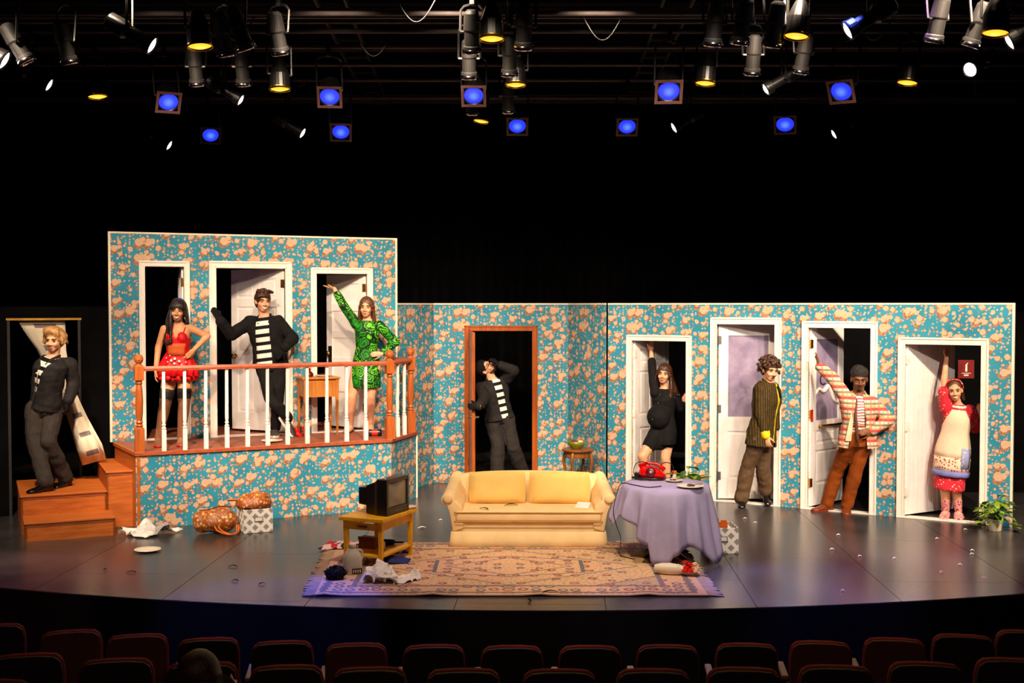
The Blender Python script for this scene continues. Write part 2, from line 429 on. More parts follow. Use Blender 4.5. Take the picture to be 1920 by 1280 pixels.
    for z in hz:                       # hinges
        b = MB(); b.box(-.012, .03, -.026, .026, z*H/2.03, z*H/2.03+.1); b.tube([(-.01, -.024, z*H/2.03-.004), (-.01, -.024, z*H/2.03+.104)], .009); b.build('hinge', hmat, leaf)
    if knob == 'knob':
        for sg in (-1, 1):
            b = MB(); b.lathe([(.03, 0), (.03, .006), (.012, .01), (.011, .03), (.026, .04), (.03, .052), (.024, .064), (.008, .068)], 14, T(lw-.065, 0.018*sg, .93) @ rmat(0, -sg*math.pi/2)); b.build('knob', 'brass', leaf, smooth=True)
    elif knob == 'plate':
        for sg in (-1, 1):
            b = MB(); b.lathe([(.012, 0), (.011, .03), (.026, .04), (.03, .052), (.024, .064), (.008, .068)], 14, T(lw-.06, 0.018*sg, .95) @ rmat(0, -sg*math.pi/2)); b.build('knob', 'brass', leaf, smooth=True)
            MB().box(lw-.09, lw-.03, sg*.018, sg*.024, .80, 1.04).build('lock_plate', 'black_print', leaf)
    elif knob == 'lever':
        for sg in (-1, 1):
            b = MB(); b.lathe([(.03, 0), (.03, .01), (.014, .014), (.014, .05)], 14, T(lw-.06, .021*sg, .95) @ rmat(0, -sg*math.pi/2))
            b.tube([(lw-.06, sg*.06, .95), (lw-.10, sg*.072, .95), (lw-.19, sg*.072, .952)], .011); b.build('lever', 'chrome', leaf, smooth=True)
    elif knob == 'bar':
        for sg in (-1, 1):
            b = MB(); b.tube([(.14, sg*.055, .955), (lw-.08, sg*.055, .955)], .014); b.tube([(.17, sg*.015, .955), (.17, sg*.055, .955)], .01); b.tube([(lw-.11, sg*.015, .955), (lw-.11, sg*.055, .955)], .01); b.build('push_bar', 'brass', leaf, smooth=True)
    return root, leaf, lw, H

# stair-side upper flat on the platform
PZ = .833
pA = G(256, 990, 0); pA2 = G(255, 851, PZ); pA = (pA+pA2)/2; pA.z = 0
pB = G(735, 955, 0); pB2 = G(735, 823, PZ); pB = (pB+pB2)/2; pB.z = 0
pC = G(783, 932, 0); pE = G(213, 829.5, PZ)
W1 = Wall((-4.68, 13.70), (-1.50, 15.10), PZ, 2.44)
d1 = door(W1, 262, 357, 489, 'narrow white framed doorway behind the person in red lingerie', 'R', 'six', .068, target=338, rng=(60, 100))
d2 = door(W1, 393, 548, 490, 'white six panel door standing ajar behind the person with crossed ankles', 'R', 'six', .085, target=437, rng=(10, 80), knob='knob')
d3 = door(W1, 583, 699, 502, 'white five panel door ajar behind the person in the green dress', 'R', 'five', .075, target=616, rng=(10, 80), knob='plate')
W1.build('wall_upper', 'tall teal rose wallpapered flat standing on the platform')
# short return and centre flats
W2 = Wall((-1.50, 15.12), (-1.07, 16.02), 0, 2.44); W2.build('wall_return', 'narrow angled teal wallpaper flat beside the platform end', left=False, right=False)
W3 = Wall((-1.07, 16.02), (.765, 16.02), 0, 2.44)
d4 = door(W3, 871, 1008, 610, 'brown varnished door swung open onto the stage behind the sofa', 'L', 'flush', .075, 'door_brown', target=888, rng=(-100, -50), knob='lever', leafmat='door_brown')
W3.build('wall_centre', 'teal rose wallpapered flat around the brown door', left=False, right=False)
W4 = Wall((.765, 16.02), (1.215, 15.28), 0, 2.44); W4.build('wall_angled', 'narrow teal wallpaper flat behind the small side table', left=False, right=False)
# long flat with four doors
W5 = Wall((1.25, 15.28), (5.47, 12.83), 0, 2.44)
d5 = door(W5, 1175, 1297, 628, 'white panel door folded back behind the person in the black dress', 'L', 'six', .075, target=1250, rng=(5, 110), hmat='hinge_white')
d6 = door(W5, 1332, 1465, 595, 'tall white door with large frosted pane behind the curly haired person', 'L', 'glass', .085, angle=27, hmat='steel_dull')
d7 = door(W5, 1503, 1645, 602, 'white glazed door with lettered pane and brass push bar', 'L', 'glass', .08, target=1578, rng=(30, 110), knob='bar', extra='cafe')
d8 = door(W5, 1683, 1853, 633, 'white beadboard door ajar behind the person in the apron', 'L', 'bead', .08, target=1788, rng=(10, 90), hmat='hinge_white', knob='plate')
w5 = W5.build('wall_long', 'long teal rose wallpapered flat with four doors', left=False); MB().box(-.03, .0, -.004, .05, 0, 2.46).build('black_gap', 'black_cloth', w5)
# details on the glazed door
leaf = d7[1]; lw7, H7 = d7[2], d7[3]
def text_mesh(txt, size, mat, name, parent, m, ext=.002, align='CENTER'):
    c = bpy.data.curves.new(name, 'FONT'); c.body = txt; c.size = size; c.extrude = ext; c.align_x = align; c.align_y = 'CENTER'
    o = bpy.data.objects.new(name, c); COL.objects.link(o)
    dg = bpy.context.evaluated_depsgraph_get(); me = bpy.data.meshes.new_from_object(o.evaluated_get(dg))
    COL.objects.unlink(o); bpy.data.objects.remove(o)
    me.name = name; me.materials.clear(); me.materials.append(M[mat])
    n = bpy.data.objects.new(name, me); COL.objects.link(n); n.parent = parent; n.matrix_local = m
    return n
text_mesh('C A', .2, 'black_print', 'lettering', leaf, T(lw7*.5, -.009, 1.5) @ rmat(0, math.pi/2))
b = MB(); q = []
for i in range(25):
    u = i/24; q.append((.11+u*(lw7-.22), -.012, 1.28+.12*math.sin(u*math.pi*.8+.5)-.14*max(0, u-.55)*2+.03*math.sin(u*14)))
b.tube(q, [.016+.012*math.sin(i/24*math.pi) for i in range(25)], 6); b.build('scroll', 'white_paint', leaf, smooth=True)
MB().box(-.016, .03, -.032, -.026, 1.02, 1.16).build('red_tag', 'red_paint', leaf, bevel=.004)
# masking flats and the wall sign backstage
tag(MB().box(4.2, 7.2, 15.2, 15.26, 0, 2.35).build('wall_masking', 'black_cloth'), 'black masking flat behind the beadboard door', 'masking flat', kind='structure')
p = D(1811, 692, 15.195); sg = thing('wall_sign', 'red wall sign with white pictogram on the black masking flat', 'sign', p)
MB().box(-.105, .105, -.012, .004, -.12, .12).build('plate', 'sign_red', sg, bevel=.003)
b = MB(); b.box(-.012, .012, -.015, -.011, -.03, .06); b.tube([(0, -.013, .06), (.02, -.013, .08)], .006); b.build('pictogram', 'white_paint', sg)
b = MB(); b.box(-.06, .06, -.015, -.011, -.055, -.048); b.box(-.03, .03, -.015, -.011, -.085, -.068); b.build('print', 'white_paint', sg)

# ------------------------------------------------------------ platform, stairs, railing
pl = thing('platform', 'raised stage platform with red brown deck and wallpapered front', 'platform', (0, 0, 0))
bx = W1.w(W1.L, 1.35, 0); ex = W1.w(0, 1.35, 0)
up = Vector((0, 0, PZ)); e0 = Vector((pE.x, pE.y, 0)); deckpoly = [tuple(p.xy) for p in (pA, pB, pC)]+[(-1.5, 15.16), tuple(bx.xy), tuple(ex.xy), tuple(e0.xy)]
MB().prism(deckpoly, PZ-.03, PZ).build('deck', 'deck_red', pl)
def fascia(p, q, name, mat, inset=.012, z1=PZ-.03, trim=True):
    t = (q-p); L = t.length; o = MB().box(0, L, 0, .03, 0, z1).build(name, mat, pl)
    nn = Vector((-t.y, t.x, 0)).normalized(); o.location = Vector((p.x, p.y, 0))+nn*inset; o.rotation_euler = (0, 0, math.atan2(t.y, t.x)); return o
fascia(pA, pB, 'front_panel', 'wallpaper'); fascia(pB, pC, 'return_panel', 'wallpaper'); fascia(e0, pA, 'side_panel', 'brown_wood')
def strip(p, q, z0, z1, w_, name, mat):
    t = (q-p).normalized(); nn = Vector((-t.y, t.x, 0)); return MB().prism([tuple((a+nn*c).xy) for a, c in ((p, -.006), (q, -.006), (q, w_), (p, w_))], z0, z1).build(name, mat, pl, bevel=.003)
strip(pA, pB, PZ-.035, PZ+.004, .02, 'nosing', 'rail_wood'); strip(pB, pC, PZ-.035, PZ+.004, .02, 'nosing', 'rail_wood'); strip(e0, pA, PZ-.035, PZ+.004, .02, 'nosing', 'brown_wood')
b = MB(); b.box(-.012, .012, -.012, .012, 0, PZ-.03); o = b.build('corner_trim', 'edge_cream', pl); o.location = (pC.x-.01, pC.y, 0)

def stepbox(name, FL, FR, depth, z1, label, z0=0):
    t = (FR-FL); L = t.length; rz = math.atan2(t.y, t.x); o = thing(name, label, 'step', (FL.x, FL.y, z0), rz)
    b = MB(); h = z1-z0; b.box(0, L, 0, .02, 0, h-.02); b.box(0, .02, 0, depth, 0, h-.02); b.box(L-.02, L, 0, depth, 0, h-.02); b.box(0, L, depth-.02, depth, 0, h-.02); b.build('box', 'brown_wood', o)
    MB().box(-.012, L+.004, -.014, depth, h-.022, h).build('tread', 'brown_wood', o, bevel=.004)
    MB().box(-.006, L, -.004, .01, h-.05, h-.042).build('edge_groove', 'deck_red', o)
    return o
z_m = .415; mFL = G(39, 929, z_m); mFR = G(200, 919, z_m)
su = Vector((mFR.x-mFL.x, mFR.y-mFL.y, 0)).normalized(); sv = Vector((-su.y, su.x, 0))
stepbox('stair_landing', mFL, mFR, 1.2, z_m, 'square brown wooden landing under the person stepping down')
uFL = G(203, 886, .62); uFL = mFL+su*((uFL-mFL).dot(su)); uFL += sv*.36; uFL.z = 0
uw = .33
stepbox('stair_box', Vector((mFR.x, mFR.y, 0))+su*.004+sv*.02, Vector((mFR.x, mFR.y, 0))+su*.30+sv*.02, 1.12, .62, 'tall narrow brown wooden step box against the platform side')
lFL = G(47, 980, .2); lFR = G(216, 969, .2); dd = (lFL-mFL).dot(sv)
lw_ = (lFR-lFL).length; l0 = Vector((mFL.x, mFL.y, 0))+su*((lFL-mFL).dot(su))+sv*dd
stepbox('bottom_step', l0, l0+su*lw_, -dd-.004, .2, 'low brown wooden bottom step in front of the landing')

rl = thing('railing', 'turned wooden balustrade with white balusters along the platform edge', 'railing', (0, 0, 0))
NEWEL = [(.047, 0), (.047, .26), (.046, .262), (.03, .275), (.044, .29), (.028, .305), (.04, .325), (.03, .345), (.038, .42), (.042, .56), (.036, .68), (.028, .735), (.04, .755), (.028, .77), (.045, .785), (.047, .80)]
def newel(p):
    m = T(p.x, p.y, PZ) @ rmat(W1.rz); b = MB(); b.box(-.05, .05, -.05, .05, 0, .26, m); b.lathe(NEWEL[2:-1], 16, m); b.box(-.048, .048, -.048, .048, .785, .94, m)
    b.lathe([(.045, .94), (.03, .955), (.022, .965), (.04, .98), (.05, 1.01), (.046, 1.04), (.028, 1.06), (.006, 1.068)], 16, m)
    b.build('newel_post', 'newel_wood', rl, smooth=False, bevel=.003)
BAL = [(.017, .235), (.027, .25), (.015, .265), (.024, .285), (.016, .30), (.021, .34), (.016, .86)]
fdir = (pB-pA).normalized(); fin = Vector((-fdir.y, fdir.x, 0))
def on_line(px, p, q):                 # point of a floor line seen in pixel column px
    k = (px-960)/F; t = q-p; u = (k*p.y-p.x)/(t.x-k*t.y); return p+t*u
ra, rb = pA+fin*.07+fdir*.05, pB+fin*.07
rn = (pC-pB).normalized(); rin = Vector((-rn.y, rn.x, 0)); rc = pC+rin*.06-rn*.08; rbb = rb
newel(ra); newel(rb); newel(rc)
def baluster(p):
    m = T(p.x, p.y, PZ) @ rmat(W1.rz); b = MB(); b.box(-.023, .023, -.023, .023, 0, .235, m); b.lathe(BAL, 10, m); b.box(-.016, .016, -.016, .016, .5, .885, m); b.build('baluster', 'white_paint', rl)
for px in (305.5, 345, 384.6, 424, 462.7, 500.5, 538, 575, 612, 649, 685): baluster(on_line(px, ra, rb))
for u in (.36, .68): baluster(rb+(rc-rb)*u)
def handrail(p, q):
    t = (q-p).normalized(); n_ = Vector((-t.y, t.x, 0)); b = MB(); rings = []
    for e in (p, q):
        rings.append([e+n_*x+Vector((0, 0, PZ+z)) for (x, z) in ((-.03, .885), (-.034, .91), (-.022, .935), (.022, .935), (.034, .91), (.03, .885))])
    b.loft(rings); b.build('handrail', 'rail_wood', rl, smooth=False)
handrail(ra, rb); handrail(rb, rc); handrail(rc, W1.w(W1.L-.05, -.005, 0).xy.to_3d())

plain('trim_dark', rgb(34, 30, 30), .6)
# black side flat with an open doorway at the stairs
bb0 = Vector((mFL.x, mFL.y, 0))+sv*1.24
W6 = Wall(tuple((bb0-su*.9).xy), tuple((bb0+su*1.35).xy), 0, 2.42)
s0 = W6.sz(20, 740)[0]; s1 = W6.sz(147, 740)[0]; zt = W6.sz(84, 600)[1]; W6.holes.append((s0, s1, zt))
sf = W6.build('wall_side', 'black side flat with an open doorway above the stair landing', 'black_cloth', None)
for (x0, x1) in ((s0-.03, s0), (s1, s1+.03)): MB().box(x0, x1, -.02, .05, 0, zt).build('door_trim', 'trim_dark', sf)
MB().box(s0-.04, s1+.04, -.024, .05, zt, zt+.024).build('yellow_edge', 'tape_yellow', sf)

# ------------------------------------------------------------ furniture and props
rnd = random.Random(7)
plain('sofa_cloth', rgb(240, 204, 146), .85, 0, .2, .06, 5, .25, 90)
plain('sofa_cushion', rgb(240, 198, 112), .85, 0, .2, .06, 5, .3, 90)
plain('fringe_wool', rgb(176, 146, 120), .9); plain('sofa_piping', rgb(196, 140, 66), .85, 0, .2)
plain('lavender', rgb(172, 160, 194), .85, 0, .2, .06, 6, .2, 220)
plain('paper', rgb(236, 226, 216), .8, 0, .2, .05)
plain('plate_white', rgb(236, 222, 200), .3, 0, .5, .03)
plain('red_gloss', rgb(214, 8, 6), .2, 0, .5, .08)
plain('dark_red', rgb(96, 12, 18), .25, 0, .5, .1)
plain('black_plastic', rgb(20, 18, 17), .35, 0, .5, .1)
plain('black_matte', rgb(12, 10, 10), .8, 0, .2, .2)
plain('leather_orange', rgb(206, 96, 20), .45, 0, .5, .12)
plain('bowl_green', rgb(112, 112, 18), .3, 0, .5, .15)
plain('leaf_green', rgb(120, 150, 32), .45, 0, .4, .35, 9)
plain('leaf_dark', rgb(52, 86, 30), .5, 0, .4, .35, 9)
plain('pot_white', rgb(226, 214, 178), .5, 0, .4, .05)
plain('soil', rgb(40, 26, 16), .9); plain('stem', rgb(90, 110, 40), .6)
plain('vase_cream', rgb(238, 222, 190), .4, 0, .5, .05); plain('petal_red', rgb(222, 26, 8), .6, 0, .3, .2); plain('petal_cream', rgb(240, 196, 140), .6, 0, .3, .1)
plain('food', rgb(84, 44, 24), .6); plain('amber_bottle', rgb(226, 120, 20), .3); plain('blue_cloth', rgb(32, 44, 110), .8)
plain('brown_paper', rgb(130, 72, 26), .7); plain('navy', rgb(30, 28, 60), .7); plain('label_black', rgb(18, 16, 14), .5)
plain('tv_blue_top', rgb(38, 36, 44), .3, 0, .5)
k = N('tv_screen').set(.12, 0, .5); k.col(rgb(120, 112, 104)); M['tv_screen'] = k.m
k = N('jug_plastic').set(.25, 0, .5); k.col(rgb(226, 218, 204)); k.b.inputs['Transmission Weight'].default_value = .35; M['jug_plastic'] = k.m
def news():
    k = N('newsprint').set(.8, 0, .2); x, y, z = k.xyz(k.obj())
    lines = k.math('GREATER_THAN', k.math('FRACT', k.math('MULTIPLY', y, 70)), .5)
    blk = k.voro(k.comb(x, y, 0), 7, .6); g = k.math('GREATER_THAN', k.xyz(blk[1])[0], .45)
    pic = k.math('GREATER_THAN', k.xyz(blk[1])[1], .88)
    c = k.mix(k.math('MULTIPLY', k.math('MULTIPLY', lines, g), .35), rgb(238, 228, 220), rgb(150, 142, 150))
    k.col(k.mix(k.math('MULTIPLY', pic, .7), c, rgb(120, 108, 110))); M['newsprint'] = k.m
news()
def lattice():
    k = N('lattice_fabric').set(.8, 0, .2); x, y, z = k.xyz(k.obj()); u = k.math('ADD', x, y); s = 1/.118
    a = k.math('ABSOLUTE', k.math('SUBTRACT', k.math('FRACT', k.math('MULTIPLY', k.math('ADD', u, z), s)), .5))
    c = k.math('ABSOLUTE', k.math('SUBTRACT', k.math('FRACT', k.math('MULTIPLY', k.math('SUBTRACT', u, z), s)), .5))
    m = k.math('LESS_THAN', k.math('MAXIMUM', a, c), .29)
    k.col(k.mix(m, rgb(236, 228, 220), rgb(150, 140, 132))); M['lattice_fabric'] = k.m
lattice()
def paisley():
    k = N('paisley').set(.5, 0, .5); v = k.obj(); vo = k.voro(v, 26, 1, dim='3D'); c = k.xyz(vo[1])
    col = k.mix(k.ss(c[0], .2, .8), rgb(218, 122, 30), rgb(238, 182, 92))
    col = k.mix(k.math('GREATER_THAN', c[1], .72), col, rgb(236, 156, 130)); col = k.mix(k.math('GREATER_THAN', c[2], .8), col, rgb(180, 108, 44))
    col = k.mix(k.ss(vo[0], .25, .5), col, rgb(150, 70, 16)); f = k.voro(v, 60, 1, dim='3D'); col = k.mix(k.math('MULTIPLY', k.math('LESS_THAN', f[0], .25), .7), col, rgb(246, 206, 130))
    k.col(col); M['paisley'] = k.m
paisley()
def rug_mat():
    k = N('rug').set(.9, 0, .15); x, y, z = k.xyz(k.obj())
    ax = k.math('ABSOLUTE', x); ay = k.math('ABSOLUTE', y); e = k.math('MINIMUM', k.math('SUBTRACT', 1.66, ax), k.math('SUBTRACT', 1.09, ay))
    m = k.comb(ax, ay, 0); nz = k.noise(k.comb(x, y, 0), 30, 3)[0]
    peach, tan, mar, blu = rgb(220, 184, 142), rgb(204, 162, 118), rgb(142, 92, 82), rgb(112, 112, 116)
    col = k.mix(k.ss(nz, .35, .65), peach, rgb(202, 158, 112))
    med = k.math('MULTIPLY_ADD', ax, .62, ay)
    col = k.mix(k.math('MULTIPLY', k.math('LESS_THAN', k.math('MULTIPLY_ADD', ax, .5, ay), .62), .7), col, rgb(226, 178, 134))
    span = k.math('GREATER_THAN', k.math('MULTIPLY_ADD', ax, .62, ay), 1.22)
    col = k.mix(k.math('MULTIPLY', span, .55), col, rgb(156, 142, 112))
    def lines(col, val, cs, w_, c):
        for q in cs: col = k.mix(k.math('LESS_THAN', k.math('ABSOLUTE', k.math('SUBTRACT', val, q)), w_), col, c)
        return col
    sq = k.math('MAXIMUM', k.math('MULTIPLY', ax, .62), k.math('MULTIPLY_ADD', ax, .25, ay))
    col = lines(col, med, (.36, .74), .011, blu); col = lines(col, sq, (.42,), .012, blu); col = lines(col, med, (1.22,), .012, mar)
    vo = k.voro(m, 6.2, .75); r = k.xyz(vo[1]); wob = k.math('MULTIPLY_ADD', nz, .35, vo[0])
    motif = k.math('MULTIPLY', k.math('LESS_THAN', wob, .42), k.math('GREATER_THAN', r[0], .5))
    col = k.mix(motif, col, k.mix(k.math('GREATER_THAN', r[1], .55), mar, blu))
    core = k.math('MULTIPLY', k.math('LESS_THAN', wob, .29), k.math('GREATER_THAN', r[0], .5)); col = k.mix(core, col, rgb(216, 150, 110))
    sm = k.voro(m, 17, .9); col = k.mix(k.math('MULTIPLY', k.math('LESS_THAN', sm[0], .16), .6), col, mar)
    # borders
    bd = k.math('LESS_THAN', e, .34); col2 = k.mix(k.ss(nz, .35, .65), rgb(212, 166, 128), tan)
    bv = k.voro(m, 9, .25); rr = k.xyz(bv[1]); ring = k.math('MULTIPLY', k.math('LESS_THAN', bv[0], .42), k.math('GREATER_THAN', bv[0], .2))
    col2 = k.mix(k.math('MULTIPLY', ring, k.math('GREATER_THAN', rr[0], .35)), col2, k.mix(k.math('GREATER_THAN', rr[1], .5), mar, blu))
    sm2 = k.voro(m, 24, .9); col2 = k.mix(k.math('MULTIPLY', k.math('LESS_THAN', sm2[0], .17), .6), col2, rgb(150, 90, 74))
    col = k.mix(bd, col, col2); col = lines(col, e, (.34, .31, .105, .075), .008, blu); col = lines(col, e, (.325, .09), .006, mar)
    col = k.mix(k.math('LESS_THAN', e, .05), col, rgb(206, 164, 132)); k.col(col)
    k.bump(k.noise(k.comb(x, y, 0), 160, 2)[0], .2, .004); M['rug'] = k.m
rug_mat()

# rug
rc_ = Vector((-.03, 10.82, 0)); rg = thing('area_rug', 'large peach oriental rug with medallion pattern and fringed ends', 'rug', rc_)
n1, n2 = 40, 24; g = []
def rug_pt(u, v):
    x0 = -1.65-.11*v; x1 = 1.64-.02*v; x = x0+(x1-x0)*u; y = 9.74+2.16*v
    wv = .022*math.exp(-((x-.98)/.12)**2-((y-11.75)/.2)**2); ed = .012*max(0, math.sin(u*23+1))**6*(1-v)**12
    return Vector((x, y, .012+wv+ed))
top = [[rug_pt(i/n1, j/n2)-rc_ for i in range(n1+1)] for j in range(n2+1)]
b = MB(); b.sheet(top); b.build('pile', 'rug', rg, solid=.009)
for side in (0, 1):
    b = MB()
    for i in range(74):
        v = (i+.5)/74; p = rug_pt(side, v)-rc_; s = -1 if side == 0 else 1; l = .12+rnd.uniform(-.02, .02)
        q = [p, p+Vector((s*l*.5, rnd.uniform(-.01, .01), -.004)), p+Vector((s*l, rnd.uniform(-.025, .025), -.009))]
        b.tube(q, [.007, .008, .004], 4)
    b.build('fringe', 'fringe_wool', rg)

def pillow(b, w_, h_, t_, m, n=12, pw=3.0):
    def pt(u, v, s):
        f = max(0, (1-abs(u)**pw)*(1-abs(v)**pw))**.5
        return m @ Vector((u*w_/2*(1-.03*v*v), s*f*t_/2, v*h_/2*(1-.03*u*u)))
    for s in (-1, 1):
        g = [[pt(-1+2*i/n, -1+2*j/n, s) for i in range(n+1)] for j in range(n+1)]
        if s == 1: g = [r[::-1] for r in g]
        b.sheet(g)
    return b
# sofa
sf_ = thing('sofa', 'butter yellow two seat sofa with rolled arms and skirted base', 'sofa', (.165, 11.70, 0), R(-.6))
b = MB(); b.box(-.755, .755, 0.01, .84, .145, .268); b.build('frame', 'sofa_cloth', sf_, bevel=.02, seg=3)
def skirt_ring(z, o, amp):
    pts = []; P = [(-.765, .86), (-.765, 0), (.765, 0), (.765, .86)]; nn = 30
    for (a_, c_) in zip(P[:-1], P[1:]):
        for i in range(nn):
            u = i/nn; x = a_[0]+(c_[0]-a_[0])*u; y = a_[1]+(c_[1]-a_[1])*u
            cx = 1+o*(1 if abs(x) > .7 else .3); wob = amp*math.sin(u*19+x*3); pts.append(Vector((x*(1+o*.12)+(wob if abs(a_[0]-c_[0]) < .1 else 0), y-(o*.1+wob if a_[1] == c_[1] else 0), z)))
    pts.append(Vector((P[-1][0]*(1+o*.12), P[-1][1], z))); return pts
b = MB(); b.loft([skirt_ring(.165, 0, 0), skirt_ring(.155, .12, 0), skirt_ring(.08, .2, .003), skirt_ring(.012, .35, .006)], False, False); b.build('skirt', 'sofa_cloth', sf_, smooth=True, solid=.008)
b = MB(); m = T(0, .40, .355) @ rmat(0, math.pi/2)
b.box(-.735, .735, -.03, .72, .262, .372); b.build('seat_cushion', 'sofa_cloth', sf_, bevel=.035, seg=4, smooth=True)
for z in (.272, .362): MB().tube([(-.735, .68, z), (-.738, -.022, z), (-.72, -.034, z), (.72, -.034, z), (.738, -.022, z), (.735, .68, z)], .006, 6).build('piping', 'sofa_piping', sf_, smooth=True)
# backrest: gently curved slab
rings = []
for i in range(17):
    u = -1+i/8; x = u*.72; zt = .675-.025*abs(u)**3; yb = .80-.06*u*u
    rings.append([Vector((x, yb-.17, .3)), Vector((x, yb-.15, zt-.04)), Vector((x, yb-.12, zt)), Vector((x, yb-.02, zt)), Vector((x, yb+.02, zt-.05)), Vector((x, yb+.06, .16))])
MB().loft(rings).build('backrest', 'sofa_cloth', sf_, smooth=True, bevel=.01)
for s in (-1, 1):
    rings = []
    for i in range(11):
        v = i/10; y = -.01+v*.80; zt = .545+.125*v**1.4; fl = (1-v)*.055+.02; cx = .735+fl; r_ = .062
        ring = [Vector((s*.645, y, .2)), Vector((s*.665, y, zt-.13))]
        for q in range(9):
            an = math.pi*(1.05-1.5*q/8); ring.append(Vector((s*(cx+r_*1.15*math.cos(an)), y+(.01 if 0 else 0), zt-r_+r_*math.sin(an))))
        ring += [Vector((s*(.755+fl*.55), y, zt-.18)), Vector((s*.76, y, .16))]
        rings.append(ring)
    MB().loft(rings).build('arm', 'sofa_cloth', sf_, smooth=True, bevel=.012)
    cx = .735+.075; b = MB(); b.lathe([(.05, 0), (.052, .012), (.03, .02), (.004, .022)], 14, T(s*cx, -.01, .5) @ rmat(0, math.pi/2)); b.build('arm_scroll', 'sofa_cloth', sf_, smooth=True)
for (x, w_) in ((-.325, .60), (.325, .64)):
    m = T(x, .515, .528) @ rmat(R(1 if x < 0 else -1), R(-14)); b = MB(); pillow(b, w_, .34, .17, m, 14, 5); b.build('back_cushion', 'sofa_cushion', sf_, smooth=True)

# round table with cloth
tc = Vector((1.49, 11.3, 0)); tt = thing('round_table', 'small round pedestal table hidden under the lavender cloth', 'table', tc)
MB().lathe([(.40, .675), (.405, .68), (.405, .70), (.40, .704)], 32).build('table_top', 'black_plastic', tt)
MB().lathe([(.04, .05), (.035, .3), (.05, .675)], 14).build('pedestal', 'black_plastic', tt, smooth=True)
for q in range(4):
    an = q*math.pi/2+.6; MB().tube([(0, 0, .1), (math.cos(an)*.16, math.sin(an)*.16, .06), (math.cos(an)*.27, math.sin(an)*.27, .02)], [.03, .025, .02], 8).build('foot', 'black_plastic', tt)
HEM = [(-180, .40, .05), (-130, .36, .07), (-100, .38, .09), (-86, .30, .12), (-74, .42, .07), (-62, .44, .06), (-50, .38, .08), (-44, .36, .06), (-38, .26, .10), (-28, .20, .07), (-20, .03, .12), (-6, .03, .13), (2, .12, .08), (12, .17, .09), (24, .18, .05), (33, .13, .10), (40, .09, .06), (47, .012, .15), (58, .012, .16), (68, .09, .09), (84, .25, .06), (100, .33, .10), (120, .38, .06), (150, .36, .09), (180, .40, .05)]
def hem(an):
    for (a0, z0, r0), (a1, z1, r1) in zip(HEM[:-1], HEM[1:]):
        if a0 <= an <= a1:
            u = (an-a0)/(a1-a0); u = u*u*(3-2*u); return z0+(z1-z0)*u, r0+(r1-r0)*u
g = []; NA = 144
for j in range(16):
    row = []
    for i in range(NA+1):
        an = -180+360*i/NA; zh, rh = hem(an); ph = R(an)
        if j < 5: r_ = .41*(j/4)*.995+.0; z = .709
        else:
            u = (j-4)/11; fold = (.026*math.sin(ph*11+1)+.018*math.sin(ph*17)+.01*math.sin(ph*29))*min(1, u*1.6)
            r_ = .412+rh*u**1.2+fold+.012*min(1, u*6); z = .709-(.709-zh)*u-(.004 if u < .1 else 0)
        row.append(Vector((math.sin(ph)*r_, -math.cos(ph)*r_, z)))
    g.append(row)
o = MB().sheet(g).build('tablecloth', 'lavender', None, smooth=True, solid=.004)
o.location = tc; tag(o, 'lavender tablecloth hanging unevenly over the round table', 'tablecloth')

# things on the round table
TZ = .7115
def on_table(px, py, dz=0): return G(px, py, TZ+dz)
p = on_table(1222, 899); ph = thing('telephone', 'glossy red desk telephone tipped over among its black cords', 'telephone', p, R(-15))
rings = []
for (x, w_, h0, h1) in ((-.12, .05, .03, .10), (-.09, .075, .012, .135), (-.03, .085, .008, .14), (.04, .08, .008, .125), (.10, .05, .012, .085), (.14, .012, .02, .05)):
    rings.append([Vector((x, w_*math.cos(q*2*math.pi/12), (h0+h1)/2+(h1-h0)/2*math.sin(q*2*math.pi/12))) for q in range(12)])
MB().loft(rings).build('housing', 'red_gloss', ph, smooth=True)
MB().lathe([(.05, 0), (.05, .008), (.02, .012), (.0, .012)], 18, T(.0, -.075, .085) @ rmat(0, R(75))).build('dial', 'dark_red', ph, smooth=True)
MB().tube([(-.13, .03, .12), (-.05, .05, .158), (.05, .05, .15), (.12, .03, .10)], [.024, .014, .014, .024], 10).build('handset', 'red_gloss', ph, smooth=True)
for q, (cx, cy, rx, rz_, tl) in enumerate([(-.10, .02, .085, .085, .2), (.14, .04, .07, .085, -.3)]):
    pts = [(cx+rx*math.cos(u*2*math.pi/20)*1.0, cy+.03*math.sin(u*.9), rz_+.005+rz_*math.sin(u*2*math.pi/20)) for u in range(21)]; MB().tube(pts, .0045, 6).build('cord', 'black_plastic', ph, smooth=True)
pts = []
for u in range(90):
    an = u*.33; r_ = .07+.06*abs(math.sin(u*.07)); pts.append((math.cos(an)*r_*1.25-.03, math.sin(an)*r_*.5-.03, .008+.018*abs(math.sin(u*1.3))))
MB().tube(pts, .006, 5).build('coiled_cord', 'black_plastic', ph, smooth=True)
MB().box(-.17, -.12, -.03, .03, .0, .07).build('plug_block', 'black_plastic', ph, bevel=.008)
pts = [on_table(1240, 911, .006), on_table(1215, 913, .006), on_table(1185, 908, .006), on_table(1172, 905, .008), D(1161, 911, 11.22), D(1155, 930, 11.16), D(1150, 958, 11.10), D(1156, 985, 11.06), D(1163, 1005, 11.02), D(1163, 1024, 11.0)]
f_ = G(1160, 1040); f2 = G(1168, 1047); f3 = G(1190, 1052)
pts += [Vector((f_.x, f_.y, .025)), Vector((f2.x, f2.y, .022)), Vector((f3.x, f3.y, .02))]
pts = [Vector(q) for q in pts]
